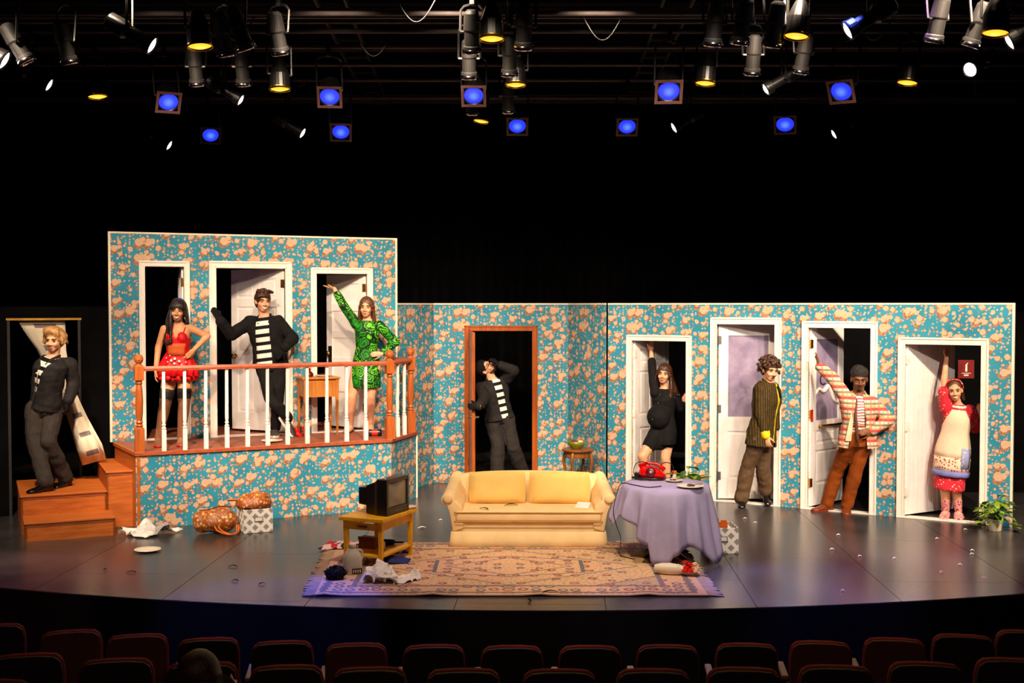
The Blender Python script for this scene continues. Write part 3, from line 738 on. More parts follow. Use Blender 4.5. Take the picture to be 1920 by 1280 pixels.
def smooth_path(P, n=6):
    out = []
    for i in range(len(P)-1):
        p0 = P[max(i-1, 0)]; p1 = P[i]; p2 = P[i+1]; p3 = P[min(i+2, len(P)-1)]
        for j in range(n):
            t = j/n; out.append(.5*((2*p1)+(p2-p0)*t+(2*p0-5*p1+4*p2-p3)*t*t+(3*p1-p0-3*p2+p3)*t**3))
    return out+[P[-1]]
tag(MB().tube(smooth_path(pts), .0045, 6).build('phone_cord', 'black_plastic', off=f3, smooth=True), 'thin black cord trailing from the red telephone to the rug', 'cord')
p = G(1160, 1019, 0); o = thing('wall_jack', 'small white connector box lying beside the rug', 'connector', p); MB().box(-.03, .03, -.02, .02, 0, .025).build('body', 'plate_white', o, bevel=.005); MB().box(-.01, .01, -.024, -.019, .006, .018).build('socket', 'black_plastic', o)
def plate(px, py, z, r_, label, food=None, tilt=0, cat='plate', group=None):
    p = G(px, py, z); o = thing('dinner_plate', label, cat, (p.x, p.y, z), 0, group)
    b = MB(); b.lathe([(r_*.55, 0), (r_*.6, .006), (r_*.72, .009), (r_, .02), (r_*.985, .024), (r_*.7, .014), (r_*.55, .011), (.001, .011)], 28); b.build('dish', 'plate_white', o, smooth=True)
    if food:
        for (x, y, s) in food:
            b = MB(); b.ell((x, y, .011+s*.4), s, s*.8, s*.5, n=8, k=6); b.build('food_scrap', 'food', o, smooth=True)
        MB().tube([(-.02, 0, .018), (.07, .02, .03), (.12, .03, .03)], .004, 5).build('fork', 'steel_dull', o)
    return o
plate(1264, 903, TZ, .085, 'small plate with scraps beside the pill bottle', [(0, 0, .02), (-.03, .02, .015)])
plate(1294, 914, TZ, .13, 'large plate with leftovers on the lavender tablecloth', [(0, .02, .028), (.03, .03, .02)])
p = on_table(1265, 899); p = on_table(1264, 897); o = thing('pill_bottle', 'small orange and white pill bottle on the lavender tablecloth', 'bottle', p); MB().lathe([(.02, 0), (.022, .003), (.022, .05), (.018, .055)], 14).build('bottle_body', 'plate_white', o, smooth=False); MB().lathe([(.024, .05), (.025, .052), (.025, .074), (.022, .078)], 14).build('cap', 'amber_bottle', o)

# storage boxes
def bin_box(p, rz, label, w_=.31, d_=.36, h_=.255):
    o = thing('storage_box', label, 'box', p, rz); b = MB(); t = .008
    b.box(0, w_, 0, t, 0, h_); b.box(0, w_, d_-t, d_, 0, h_); b.box(0, t, t, d_-t, 0, h_); b.box(w_-t, w_, t, d_-t, 0, h_); b.box(0, w_, 0, d_, 0, t)
    b.build('shell', 'lattice_fabric', o, bevel=.003)
    b = MB(); x = w_/2; b.box(x-.045, x+.045, -.006, 0, h_*.48, h_*.48+.05); b.build('label_holder', 'steel_dull', o); MB().box(x-.038, x+.038, -.008, -.004, h_*.48+.006, h_*.48+.044).build('label_card', 'paper', o)
    return o
bp = G(458, 1001); bin_box(bp, R(26), 'grey lattice storage box with a paisley bag stuffed in it')
bp2 = Vector((2.22-.31, 11.42, 0)); bin_box(bp2, R(1), 'grey lattice storage box holding an orange folder beside the table')
o = thing('orange_folder', 'orange folder standing in the lattice box beside the table', 'folder', bp2+Vector((.02, .1, .01)), R(1)); b = MB(); b.box(0, .2, .0, .006, 0, .29); b.box(0, .2, .02, .026, 0, .28); b.box(0, .2, 0, .026, 0, .006); b.build('cover', 'leather_orange', o); MB().box(.13, .19, .0, .006, .285, .305).build('tab', 'leather_orange', o)

# paisley bags
def crumple(o, amp, sc, seed=0):
    for v_ in o.data.vertices:
        q = v_.co*sc+Vector((seed, seed*2, 0)); n_ = noise.noise(q)+.5*noise.noise(q*2.3); v_.co += v_.normal*n_*amp
p = G(397, 1003); p = p+Vector((0, .16, 0)); o = thing('duffel_bag', 'orange paisley duffel bag slumped on the floor beside a box', 'bag', p, R(18))
rings = []
for i in range(15):
    u = -1+i/7; rr = (1-abs(u)**5)**.5 if abs(u) < 1 else .15; rings.append([Vector((u*.24, .15*max(rr, .3)*math.cos(q*2*math.pi/18), .125+.13*max(rr, .35)*max(-.95, math.sin(q*2*math.pi/18)*(1.0+.15*math.sin(u*5))))) for q in range(18)])
bg = MB().loft(rings).build('bag_body', 'paisley', o, smooth=True); crumple(bg, .022, 9, 3); bg.modifiers.new('s', 'SUBSURF').render_levels = 1
for (x0, x1, h_) in ((-.02, .2, .13), (.02, .22, .10)): MB().tube(smooth_path([Vector(q) for q in ((x0, -.13, .10), (x0+.03, -.20, .05), ((x0+x1)/2+.03, -.26-h_*.2, .02), (x1, -.22, .03), (x1+.01, -.13, .09))]), .009, 7).build('strap', 'leather_orange', o, smooth=True)
MB().tube([(x, 0, max(v_.co.z for v_ in bg.data.vertices if abs(v_.co.x-x) < .035 and abs(v_.co.y) < .05)+.002) for x in [-.17+.34*i/8 for i in range(9)]], .006, 6).build('zip', 'brass', o)
bw = rmat(R(26)) @ Vector((.155, .16, .255)); p = bp+Vector(bw[:3]); o = thing('paisley_handbag', 'orange paisley handbag flopped over the top of the lattice box', 'bag', p, R(10))
b = MB(); b.ell((-.02, -.02, .05), .19, .16, .095, n=22, k=12); b.ell((.03, .0, .11), .12, .11, .06, n=18, k=10); bg = b.build('bag_body', 'paisley', o, smooth=True); crumple(bg, .03, 8, 5)
MB().tube(smooth_path([Vector(q) for q in ((-.12, -.08, .09), (-.22, -.10, .10), (-.285, -.08, .095), (-.22, -.05, .085), (-.12, -.03, .09))]), .009, 7).build('handle', 'leather_orange', o, smooth=True)
MB().box(-.13, -.11, -.09, -.06, .08, .10).build('buckle', 'brass', o)

# crumpled newspaper
def newspaper(label, corners, amp, seed, n=(16, 12), peaks=()):
    c = sum((Vector(q) for q in corners), Vector())/4; g = []
    for i in range(n[0]+1):
        row = []
        for j in range(n[1]+1):
            u, v = i/n[0], j/n[1]; q = (Vector(corners[0])*(1-u)*(1-v)+Vector(corners[1])*u*(1-v)+Vector(corners[2])*u*v+Vector(corners[3])*(1-u)*v)
            f = abs(noise.noise(Vector((u*3.1+seed, v*2.6, seed))))*amp*1.7+abs(noise.noise(Vector((u*6, v*5+seed, 4))))*amp*.5
            for (pu, pv, h_, s_) in peaks: f += h_*math.exp(-((u-pu)**2+(v-pv)**2)/s_)
            jx = noise.noise(Vector((u*6, v*6, seed+9)))*.05; jy = noise.noise(Vector((u*6, v*6, seed+19)))*.05
            row.append(q+Vector((jx, jy, .006+f)))
        g.append(row)
    o = MB().sheet(g).build('newspaper', 'newsprint', off=(c.x, c.y, c.z), solid=.003); return tag(o, label, 'newspaper')
newspaper('crumpled newspaper on the floor at the foot of the steps', [G(222, 1003), G(270, 1010), G(343, 997), G(264, 995)], .07, 2, peaks=((.35, .6, .10, .03), (.85, .6, .10, .02), (.08, .2, .03, .02)))
newspaper('crumpled newspaper heap on the rug beside the yellow table', [G(680, 1095, .012), G(744, 1097, .012), G(742, 1079, .012), G(692, 1078, .012)], .07, 6, peaks=((.35, .7, .13, .06), (.6, .5, .07, .06)))
newspaper('folded strip of newspaper stretched out on the rug', [G(737, 1098, .012), G(790, 1089, .012), G(785, 1074, .012), G(737, 1085, .012)], .03, 11, (14, 6), ((.85, .6, .05, .02),))

# yellow table and television
yr = R(-22); yp = Vector((-1.615, 10.86, .012)); yt = thing('end_table', 'yellow painted end table with a drawer and lower shelf', 'table', yp, yr)
Wt, Dt, Ht = .47, .70, .46
MB().box(0, Wt, 0, Dt, Ht-.035, Ht).build('table_top', 'table_yellow', yt, bevel=.005)
for (x, y) in ((.03, .03), (Wt-.075, .03), (.03, Dt-.075), (Wt-.075, Dt-.075)):
    b = MB(); b.hexa([Vector(q) for q in ((x+.006, y+.006, 0), (x+.039, y+.006, 0), (x+.039, y+.039, 0), (x+.006, y+.039, 0), (x, y, Ht-.035), (x+.045, y, Ht-.035), (x+.045, y+.045, Ht-.035), (x, y+.045, Ht-.035))]); b.build('leg', 'table_yellow', yt, bevel=.003)
b = MB(); b.box(.04, .06, .07, Dt-.07, Ht-.12, Ht-.035); b.box(Wt-.06, Wt-.04, .07, Dt-.07, Ht-.12, Ht-.035); b.box(.07, Wt-.07, Dt-.06, Dt-.04, Ht-.12, Ht-.035); b.build('apron', 'table_yellow', yt)
dr = MB().box(.078, Wt-.078, .035, .055, Ht-.118, Ht-.055).build('drawer', 'table_yellow', yt, bevel=.003)
MB().box(Wt/2-.05, Wt/2+.05, .024, .036, Ht-.092, Ht-.078).build('handle', 'table_dark', dr, bevel=.003)
MB().box(.04, Wt-.04, .04, Dt-.04, .09, .112).build('shelf', 'table_yellow', yt, bevel=.003)
def yl(x, y, z): return yp+(rmat(yr) @ Vector((x, y, z)).to_4d()).to_3d()
tv = thing('television', 'black tube television with grey screen on the yellow table', 'television', yl(.42, .15, Ht), yr+R(86))
# local: x along the front, y depth backwards, screen faces -y
rings = []
def rrect(x0, x1, z0, z1, y, r_=.012):
    P = []
    for (cx, cz, a0) in ((x1-r_, z1-r_, 0), (x0+r_, z1-r_, 90), (x0+r_, z0+r_, 180), (x1-r_, z0+r_, 270)):
        for q in range(4): P.append(Vector((cx+r_*math.cos(R(a0+q*30)), y, cz+r_*math.sin(R(a0+q*30)))))
    return P
wT = .40; hT = .34
MB().loft([rrect(0, wT, 0, hT, .015), rrect(0, wT, 0, hT, .10), rrect(.02, wT-.02, .0, hT-.03, .14), rrect(.05, wT-.05, .005, hT-.07, .25), rrect(.08, wT-.08, .07, hT-.09, .26), rrect(.09, wT-.09, .08, hT-.10, .36)]).build('cabinet', 'black_plastic', tv)
b = MB(); frame_boxes(b, 0, wT, 0, hT, [(.035, wT-.035, .075, hT-.035)], .012); bz = b.build('bezel', 'black_plastic', tv, bevel=.004); bz.location = (0, .004, 0)
g = [[Vector((.03+(wT-.06)*i/10, .006-.012*(1-((i-5)/5)**2)*(1-((j-4)/4)**2), .07+(hT-.1)*j/8)) for i in range(11)] for j in range(9)]
MB().sheet(g).build('screen', 'tv_screen', tv, smooth=True)
for i in range(4): MB().box(.15+i*.03, .17+i*.03, -.012, -.006, .03, .042).build('button', 'steel_dull', tv)
MB().box(.05, .075, .04, .055, hT, hT+.004).build('sticker', 'paper', tv)
p = yl(.405, .64, Ht); plq = thing('dinner_plate', 'white plate on the yellow table behind the television', 'plate', p); MB().lathe([(.045, 0), (.05, .005), (.075, .018), (.074, .022), (.045, .01), (.001, .01)], 26).build('dish', 'plate_white', plq, smooth=True)
# things around the yellow table
p = G(661, 1075, .012); j = thing('plastic_jug', 'clear plastic jug with a dark label standing on the rug', 'jug', p, R(20))
JP = [(.075, 0), (.083, .01), (.085, .10), (.08, .15), (.06, .20), (.032, .225), (.028, .25), (.03, .252)]
MB().loft([[Vector((r_*1.0*(abs(math.cos(q*math.pi/12))**.7)*math.copysign(1, math.cos(q*math.pi/12)), r_*.85*(abs(math.sin(q*math.pi/12))**.7)*math.copysign(1, math.sin(q*math.pi/12)), z)) for q in range(24)] for (r_, z) in JP]).build('bottle_body', 'jug_plastic', j, smooth=True)
MB().lathe([(.033, .245), (.034, .25), (.034, .27), (.03, .274)], 16).build('cap', 'pot_white', j)
MB().tube(smooth_path([Vector(q) for q in ((.045, 0, .215), (.085, 0, .20), (.095, 0, .16), (.08, 0, .12))]), .01, 8).build('handle', 'jug_plastic', j, smooth=True)
MB().box(-.02, .07, -.078, -.070, .015, .06).build('label_patch', 'label_black', j)
for i in range(4): MB().box(-.012+i*.02, -.002+i*.02, -.081, -.076, .025, .05).build('print', 'pot_white', j)
p = G(629, 1086, .012); wg = thing('wig', 'fuzzy black wig dropped on the rug corner', 'wig', p)
b = MB(); b.ell((0, 0, .055), .09, .08, .058, n=24, k=14); h = b.build('cap', 'black_matte', wg, smooth=False); crumple(h, .018, 22, 1)
b = MB()
for i in range(160):
    an = rnd.uniform(0, 6.28); ph_ = rnd.uniform(-.2, 1.5); d_ = Vector((math.cos(an)*math.cos(ph_)*.09, math.sin(an)*math.cos(ph_)*.08, .055+.055*math.sin(ph_))); q = d_+Vector((rnd.uniform(-.02, .02), rnd.uniform(-.02, .02), rnd.uniform(-.005, .018))); q.z = max(q.z, .004); b.tube([d_*.9, q, q+Vector((rnd.uniform(-.012, .012), rnd.uniform(-.012, .012), rnd.uniform(-.004, .006)))], [.006, .005, .002], 4)
tag(b.build('curls', 'black_matte', wg), kind='stuff')
k = N('patch_cloth').set(.8); v = k.obj(); vo = k.voro(v, 16, 1, dim='3D'); c = k.xyz(vo[1]); col = k.mix(k.math('GREATER_THAN', c[0], .5), rgb(30, 28, 66), rgb(196, 30, 30)); col = k.mix(k.math('GREATER_THAN', c[1], .6), col, rgb(226, 190, 180)); k.col(col); M['patch_cloth'] = k.m
def cloth_heap(label, px, py, z, w_, d_, h_, mat, seed, cat='cloth', name='crumpled_cloth'):
    p = G(px, py, z); b = MB(); g = []
    for i in range(15):
        row = []
        for jx in range(13):
            u, v = -1+i/7, -1+jx/6; e_ = max(0, 1-(abs(u)**3+abs(v)**3)/1.3); jj = noise.noise(Vector((u*2.2+seed, v*2.2, seed)))
            row.append(Vector((u*w_*(1+.2*jj), v*d_*(1+.2*noise.noise(Vector((v*2+seed, u*2, 3)))), .005+h_*e_*(.45+.9*abs(noise.noise(Vector((u*2.4, v*2.4, seed)))+.2)))))
        g.append(row)
    o = b.sheet(g).build(name, mat, None, smooth=True, solid=.004); o.location = p; return tag(o, label, cat)
cloth_heap('patterned red white and navy cloth at the rug corner', 645, 1026, .012, .22, .13, .07, 'patch_cloth', 3)
cloth_heap('dark blue cloth pushed under the yellow table', 738, 1053, .012, .15, .12, .06, 'blue_cloth', 8)
cloth_heap('red and white cloth lying behind the yellow table', 757, 1036, .012, .10, .05, .04, 'patch_cloth', 5)
p = yl(.13, .35, .112); o = thing('paper_bag', 'crumpled brown paper bag on the shelf of the yellow table', 'bag', p, yr); b = MB(); b.loft([rrect(-.09, .09, -.06, .06, 0), rrect(-.085, .085, -.055, .055, .06), rrect(-.095, .095, -.05, .05, .10)]); b.v = [Vector((q.x, q.z, q.y)) for q in b.v]; h = b.build('bag_body', 'brown_paper', o); crumple(h, .012, 14, 2); MB().box(-.09, .09, -.056, -.05, .08, .112).build('folded_rim', 'brown_paper', o)
p = yl(.30, .30, .112); o = thing('small_bottle', 'small pale bottle on the shelf of the yellow table', 'bottle', p); MB().lathe([(.025, 0), (.027, .004), (.027, .07), (.012, .09), (.012, .105)], 14).build('bottle_body', 'pot_white', o, smooth=True); MB().lathe([(.014, .1), (.014, .12)], 12).build('cap', 'brown_paper', o)
p = yl(.2, .545, .112); o = thing('frying_pan', 'dark round pan on the shelf of the yellow table', 'pan', p, yr); MB().lathe([(.08, 0), (.1, .03), (.096, .03), (.078, .005), (.001, .005)], 24).build('pan_body', 'black_matte', o, smooth=True); MB().tube([(.095, 0, .025), (.2, 0, .035)], .008, 7).build('handle', 'black_matte', o)
p = G(702, 1050, .012); o = thing('paperback_book', 'thin pale green booklet lying near the yellow table leg', 'book', p, R(15)); MB().box(-.06, .06, -.04, .04, 0, .004).build('back_cover', 'bowl_green', o); MB().box(-.058, .058, -.038, .038, .004, .014).build('pages', 'paper', o); MB().box(-.06, .06, -.04, .04, .014, .018).build('front_cover', 'leaf_green', o)
plate(277, 1033, 0, .13, 'white plate lying alone on the stage floor'); plate(510, 828, PZ, .125, 'white plate on the deck beside the balusters')
# letter and scraps on the sofa
p = Vector((.95-.165, .26, .41)); p = Vector((.165+.56, 11.70+.22, .374)); o = thing('folded_letter', 'folded white letter lying on the sofa seat', 'letter', p, R(-20)); b = MB(); b.box(-.07, .07, -.06, .06, 0, .004); b.build('envelope', 'paper', o); b = MB(); b.hexa([Vector(q) for q in ((-.07, -.06, .004), (.07, -.06, .004), (.07, .06, .004), (-.07, .06, .004), (-.07, -.06, .006), (.07, -.06, .006), (.07, .05, .045), (-.07, .05, .045))]); b.build('flap', 'paper', o)
def scrap(px, py, z, L, an, label, mat, name, cat, w_=.012, group=None):
    p = G(px, py, z); b = MB(); n_ = 8; g = []
    for i in range(n_+1):
        u = i/n_; cv = .25*L*math.sin(u*2.6); ww = w_*math.sin(math.pi*min(.97, u*.9+.08)); c = Vector((L*(u-.5), cv-.1*L, .004+.012*math.sin(u*3.1))); g.append([c+Vector((0, -ww, 0)), c+Vector((0, ww*.2, .004)), c+Vector((0, ww, 0))])
    o = b.sheet(g).build(name, mat, None, smooth=True, solid=.002); o.location = p; o.rotation_euler = (0, 0, an); return tag(o, label, cat, group)
fg = 'black feathers on the bare stage floor'
for (px, py, L, an) in [(247, 1074, .10, -.4), (437, 1063, .09, -.3), (441, 1090, .07, -.5), (491, 1096, .07, .6), (253, 1036, .05, -.5), (197, 1069, .03, .7)]:
    scrap(px, py, 0.001, L, an, 'curled black feather on the bare stage floor', 'black_matte', 'feather', 'feather', group=fg)
scrap(1030, 1111, .017, .15, .25, 'curled black feather on the rug border', 'black_matte', 'feather', 'feather')
scrap(995, 1126, .004, .10, 1.5, 'black feather at the front edge of the rug', 'black_matte', 'feather', 'feather')
scrap(908, 955, .375, .12, -.9, 'black feather on the sofa seat below the cushion gap', 'black_matte', 'feather', 'feather', group='black feathers on the sofa seat')
scrap(958, 948, .375, .14, .05, 'black feather on the sofa seat below the cushion gap', 'black_matte', 'feather', 'feather', group='black feathers on the sofa seat')
scrap(791, 990, .001, .09, .2, 'curled white paper scrap on the floor between yellow table and sofa', 'paper', 'paper_scrap', 'scrap', .02)
for (px, py, an) in [(1765, 1074, .3), (1800, 1060, -.3), (1822, 1040, 0), (1823, 1033, .1), (1845, 1085, -.2), (1757, 1011, .2), (1572, 1004, 0), (1416, 981, -.3), (1397, 973, .1), (1580, 1109, .1), (1677, 1048, .2), (1612, 1044, .1), (1560, 1031, 0), (826, 976, 0), (1810, 994, .1)]:
    scrap(px, py, .001, .04, an, 'tiny white paper scrap on the bare stage floor', 'paper', 'paper_scrap', 'scrap', .006, 'white paper scraps scattered on the stage floor')

# side table with bowl behind the sofa
st_ = thing('side_table', 'small round dark wood side table with cabriole legs', 'table', (.855, 15.2, 0), R(20))
MB().lathe([(.18, .535), (.205, .545), (.21, .56), (.2, .57), (.001, .571)], 28).build('table_top', 'table_dark', st_, smooth=False)
MB().lathe([(.165, .46), (.17, .47), (.17, .535)], 24).build('apron', 'table_dark', st_)
for q in range(4):
    an = q*math.pi/2+math.pi/4; c_, s_ = math.cos(an), math.sin(an); MB().tube(smooth_path([Vector((c_*r_, s_*r_, z)) for (r_, z) in ((.165, .53), (.195, .44), (.185, .33), (.155, .18), (.15, .07), (.18, .01))]), [.026-.0005*i for i in range(31)], 8).build('leg', 'table_dark', st_, smooth=True)
o = thing('bowl', 'olive green bowl on the small round side table', 'bowl', (.835, 15.18, .571)); MB().lathe([(.055, 0), (.06, .008), (.1, .05), (.122, .1), (.117, .1), (.095, .05), (.05, .014), (.001, .012)], 26).build('dish', 'bowl_green', o, smooth=True)
for (x, y, m) in ((-.04, 0, 'food'), (.03, .02, 'leather_orange'), (.05, -.04, 'pot_white'), (-.01, -.05, 'food')): b = MB(); b.ell((x, y, .085), .042, .036, .03, n=12, k=8); h = b.build('fruit', m, o, smooth=True)

# plants
def leafy(name, label, p, pot, n, spread, height, seed, mats=('leaf_green', 'leaf_dark'), big=.11, trail=0):
    rr = random.Random(seed); o = thing(name, label, 'plant', p)
    if pot:
        MB().lathe([(pot*.72, 0), (pot*.76, .005), (pot, .11), (pot*1.06, .112), (pot*1.06, .13), (pot*.93, .13), (pot*.9, .10), (.001, .10)], 22).build('pot', 'pot_white', o, smooth=False)
        MB().lathe([(pot*.9, .098), (pot*.9, .104), (.001, .105)], 18).build('soil', 'soil', o)
    for i in range(n):
        an = rr.uniform(0, 6.283); rad = spread*math.sqrt(rr.random()); h_ = .12+height*rr.uniform(.25, 1)*(1-.45*rad/spread); tr = i < trail
        if tr: rad = spread*rr.uniform(.8, 1.25); h_ = rr.uniform(.03, .12)
        tip = Vector((math.cos(an)*rad, math.sin(an)*rad, h_)); base = Vector((math.cos(an)*.02, math.sin(an)*.02, .10))
        sm = MB().tube([base, (base+tip)/2+Vector((0, 0, .05)), tip], .003, 4)
        L = big*rr.uniform(.7, 1.2); wd = L*.34; d_ = Vector((math.cos(an), math.sin(an), rr.uniform(-.5, .6))).normalized(); sd = d_.cross(Vector((0, 0, 1))).normalized(); up_ = sd.cross(d_); g = []
        for a_ in range(6):
            u = a_/5; ww = wd*math.sin(math.pi*(u*.92+.04))**.8; c = tip+d_*(L*u)-up_*(.25*L*u*u); g.append([c-sd*ww+up_*ww*.25, c, c+sd*ww+up_*ww*.25])
        for r_ in g:
            for v_ in r_: v_.z = max(v_.z, .006)
        s_ = sm.build('stem', 'stem', o); MB().sheet(g).build('leaf', mats[0] if rr.random() < .62 else mats[1], o, smooth=True, solid=.0015)
    return o
leafy('potted_plant', 'bushy variegated plant in a cream pot at the flat end', (5.225, 12.62, 0), .085, 74, .16, .30, 3, big=.10, trail=14)
pp = W5.w(W5.sz(1315, 905)[0], -.17, 0); leafy('potted_plant', 'leafy green plant on the floor behind the round table', (pp.x-.14, pp.y-.12, 0), .09, 52, .15, .40, 9, big=.14)

# vase of flowers lying on the rug
p = G(1252, 1077, .012); o = thing('flower_vase', 'cream vase of red flowers lying on its side on the rug', 'vase', p, R(-14)); m = T(-.12, 0, .052) @ rmat(0, 0, math.pi/2)
MB().lathe([(.03, 0), (.036, .004), (.05, .06), (.055, .14), (.05, .19), (.046, .20), (.05, .205), (.05, .215), (.046, .22), (.036, .25), (.04, .262), (.036, .262), (.03, .25)], 22, m).build('vase_body', 'vase_cream', o, smooth=True)
def flower(c, r_, mat, seed):
    rr = random.Random(seed); b = MB()
    for i in range(9):
        an = i*2.4; e_ = R(15+i*8); d_ = Vector((math.cos(an)*math.cos(e_), math.sin(an)*math.cos(e_), math.sin(e_))); b.ell(Vector(c)+d_*r_*.5, r_*.5, r_*.5, r_*.18, axes(d_ if abs(d_.z) < .95 else (1, 0, 0)).to_4x4(), 8, 5)
    return b.build('flower', mat, o, smooth=True)
for i, (x, y, z, m_) in enumerate([(.17, -.03, .06, 'petal_red'), (.19, .02, .08, 'petal_red'), (.21, -.04, .04, 'petal_red'), (.18, .05, .05, 'petal_red'), (.2, -.005, .035, 'petal_red'), (.16, .0, .1, 'petal_red'), (.25, -.03, .035, 'petal_cream'), (.26, .02, .05, 'petal_cream'), (.24, .05, .08, 'petal_cream'), (.16, -.05, .04, 'petal_red')]): flower((x, y, z), .04, m_, i)
for i in range(5): MB().tube([(.1, 0, .052), (.2, -.03+.02*i, .05)], .004, 4).build('stem', 'stem', o)

# nightstand on the platform
sN = W1.sz(590, 760)[0]; q = W1.w(sN-.235, -.40, 0); ns = thing('nightstand', 'honey wood nightstand with tapered legs against the upper flat', 'table', (q.x, q.y, PZ), W1.rz)
wN, dN, hN = .44, .36, .72
MB().box(-.015, wN+.015, -.015, dN, hN-.022, hN).build('table_top', 'table_orange', ns, bevel=.004)
b = MB(); b.box(.03, wN-.03, .012, .03, hN-.24, hN-.022); b.box(.012, .03, .03, dN-.03, hN-.24, hN-.022); b.box(wN-.03, wN-.012, .03, dN-.03, hN-.24, hN-.022); b.box(.03, wN-.03, dN-.03, dN-.012, hN-.24, hN-.022); b.build('apron', 'table_orange', ns)
for (x, y) in ((0, 0), (wN-.04, 0), (0, dN-.04), (wN-.04, dN-.04)): MB().hexa([Vector(v_) for v_ in ((x+.01, y+.01, 0), (x+.03, y+.01, 0), (x+.03, y+.03, 0), (x+.01, y+.03, 0), (x, y, hN-.022), (x+.04, y, hN-.022), (x+.04, y+.04, hN-.022), (x, y+.04, hN-.022))]).build('leg', 'table_orange', ns, bevel=.002)
def nl(x, y, z): return Vector((q.x, q.y, PZ))+(rmat(W1.rz) @ Vector((x, y, z)).to_4d()).to_3d()
o = thing('perfume_bottle', 'dark red glass bottle with round stopper on the nightstand', 'bottle', nl(.12, .2, hN)); MB().lathe([(.04, 0), (.05, .01), (.052, .035), (.03, .06), (.012, .07), (.012, .08)], 18).build('bottle_body', 'dark_red', o, smooth=True); b = MB(); b.ell((0, 0, .092), .018, .018, .018, n=12, k=8); b.build('stopper', 'dark_red', o, smooth=True)
o = thing('saucer', 'pale saucer with a crust on the nightstand', 'plate', nl(.28, .16, hN)); MB().lathe([(.06, 0), (.065, .005), (.1, .018), (.099, .022), (.06, .01), (.001, .01)], 24).build('dish', 'plate_white', o, smooth=True); b = MB(); b.ell((0, 0, .022), .05, .03, .015, n=10, k=6); b.build('crust', 'food', o, smooth=True)
p = G(708, 818, PZ); o = thing('food_can', 'dark jar with red label lying on the deck beside the newel', 'jar', (p.x-.05, p.y+.03, PZ), R(10)); m = T(-.06, 0, .042) @ rmat(0, 0, math.pi/2); MB().lathe([(.035, 0), (.042, .004), (.042, .13), (.036, .14)], 20, m).build('jar_body', 'black_plastic', o, smooth=False); MB().lathe([(.0425, .035), (.0432, .036), (.0432, .105), (.0425, .106)], 20, m, False).build('label_band', 'red_paint', o); MB().lathe([(.038, .13), (.04, .135), (.04, .155), (.001, .156)], 18, m).build('lid', 'black_matte', o)

# long paper strip dragged through the side doorway
k = N('strip_paper').set(.8, 0, .2); x, y, z = k.xyz(k.n('ShaderNodeTexCoord').outputs['UV']); a_ = k.math('LESS_THAN', k.math('ABSOLUTE', k.math('SUBTRACT', k.math('FRACT', k.math('MULTIPLY', y, 7)), .5)), .12); c_ = k.math('LESS_THAN', k.math('ABSOLUTE', k.math('SUBTRACT', x, .55)), .25); k.col(k.mix(k.math('MULTIPLY', a_, c_), rgb(232, 216, 190), rgb(128, 112, 110))); M['strip_paper'] = k.m
rows = [(75, 594, 92, None), (84, 620, 78, None), (96, 655, 56, 13.72), (108, 690, 44, 13.70), (121, 725, 36, 13.66), (135, 757, 30, 13.58), (146, 785, 34, 13.48), (157, 812, 40, 13.38), (168, 838, 46, 13.30), (177, 866, 44, G(177, 866, .628).y)]
g = []
for i, (px, py, wd, Y) in enumerate(rows):
    r_ = []
    for jx in range(9):
        u = jx/8; off = (u-.5)*wd; tl = -.28*off if i > 4 else .05*off
        pp_ = D(px+off, py+tl, Y+(.05*math.sin(u*5+i*.5)+.03*math.cos(u*9))*(i < 9)) if Y else D(px+off, py, W6.w(W6.sz(px+off, py)[0], .054+.03*i, 0).y); r_.append(pp_)
    g.append(r_)
b = MB(); b.sheet(g); o = b.build('paper_strip', 'strip_paper', off=g[-1][4], smooth=True, solid=.004); tag(o, 'long cream printed paper strip trailing through the black doorway', 'paper')
uvl = o.data.uv_layers.new(name='uv')
for lp in o.data.loops: uvl.data[lp.index].uv = ((lp.vertex_index % 9)/8, (lp.vertex_index//9)/9)

# red high heels left beside the nightstand
for (px, py, rz) in ((560, 818, .4), (573, 816.5, .4)):
    q_ = G(px, py, PZ); o = thing('high_heel', 'red high heeled shoe left on the deck by the nightstand', 'shoe', q_, rz, 'red shoes left by the nightstand')
    rings = [[Vector((w_*math.cos(a_*.524), y_, z_+h_*(.5+.5*math.sin(a_*.524)))) for a_ in range(12)] for (y_, w_, z_, h_) in ((-.10, .012, .0, .02), (-.07, .03, 0, .035), (-.02, .034, .004, .03), (.04, .026, .03, .03), (.10, .028, .055, .05), (.125, .016, .058, .045))]
    MB().loft(rings).build('upper', 'red_gloss', o, smooth=True); MB().tube([(0, .11, .06), (0, .118, .0)], [.012, .006], 8).build('heel', 'red_gloss', o)

# ------------------------------------------------------------ lighting rig
emit('lens_blue', (.012, .03, 1.0, 1), 1.6, (.10, .22, 1.0, 1))
emit('lens_amber', (1.0, .46, .02, 1), 1.7, (1.0, .62, .10, 1)); emit('lens_white', (1.0, .9, .95, 1), 4.0)
plain('lamp_black', rgb(16, 14, 14), .4, .3, .5, .2); plain('lamp_bronze', rgb(18, 14, 13), .6, .0, .5, .2); plain('gel_frame', rgb(96, 62, 60), .6, .2)
PIPE_Y = [7.9, 8.6, 9.1, 9.6, 10.2, 10.9, 11.6, 12.3, 13.2, 14.1, 15.3]; PIPE_Z = 5.12
for i, y in enumerate(PIPE_Y):
    o = MB().tube([(-7.2, 0, 0), (7.2, 0, 0)], .024, 10).build('lighting_pipe', 'rig_metal', None, smooth=True); o.location = (0, y, PIPE_Z)
    tag(o, 'long grey metal pipe the stage lamps hang from', 'pipe', 'lighting pipes above the stage')
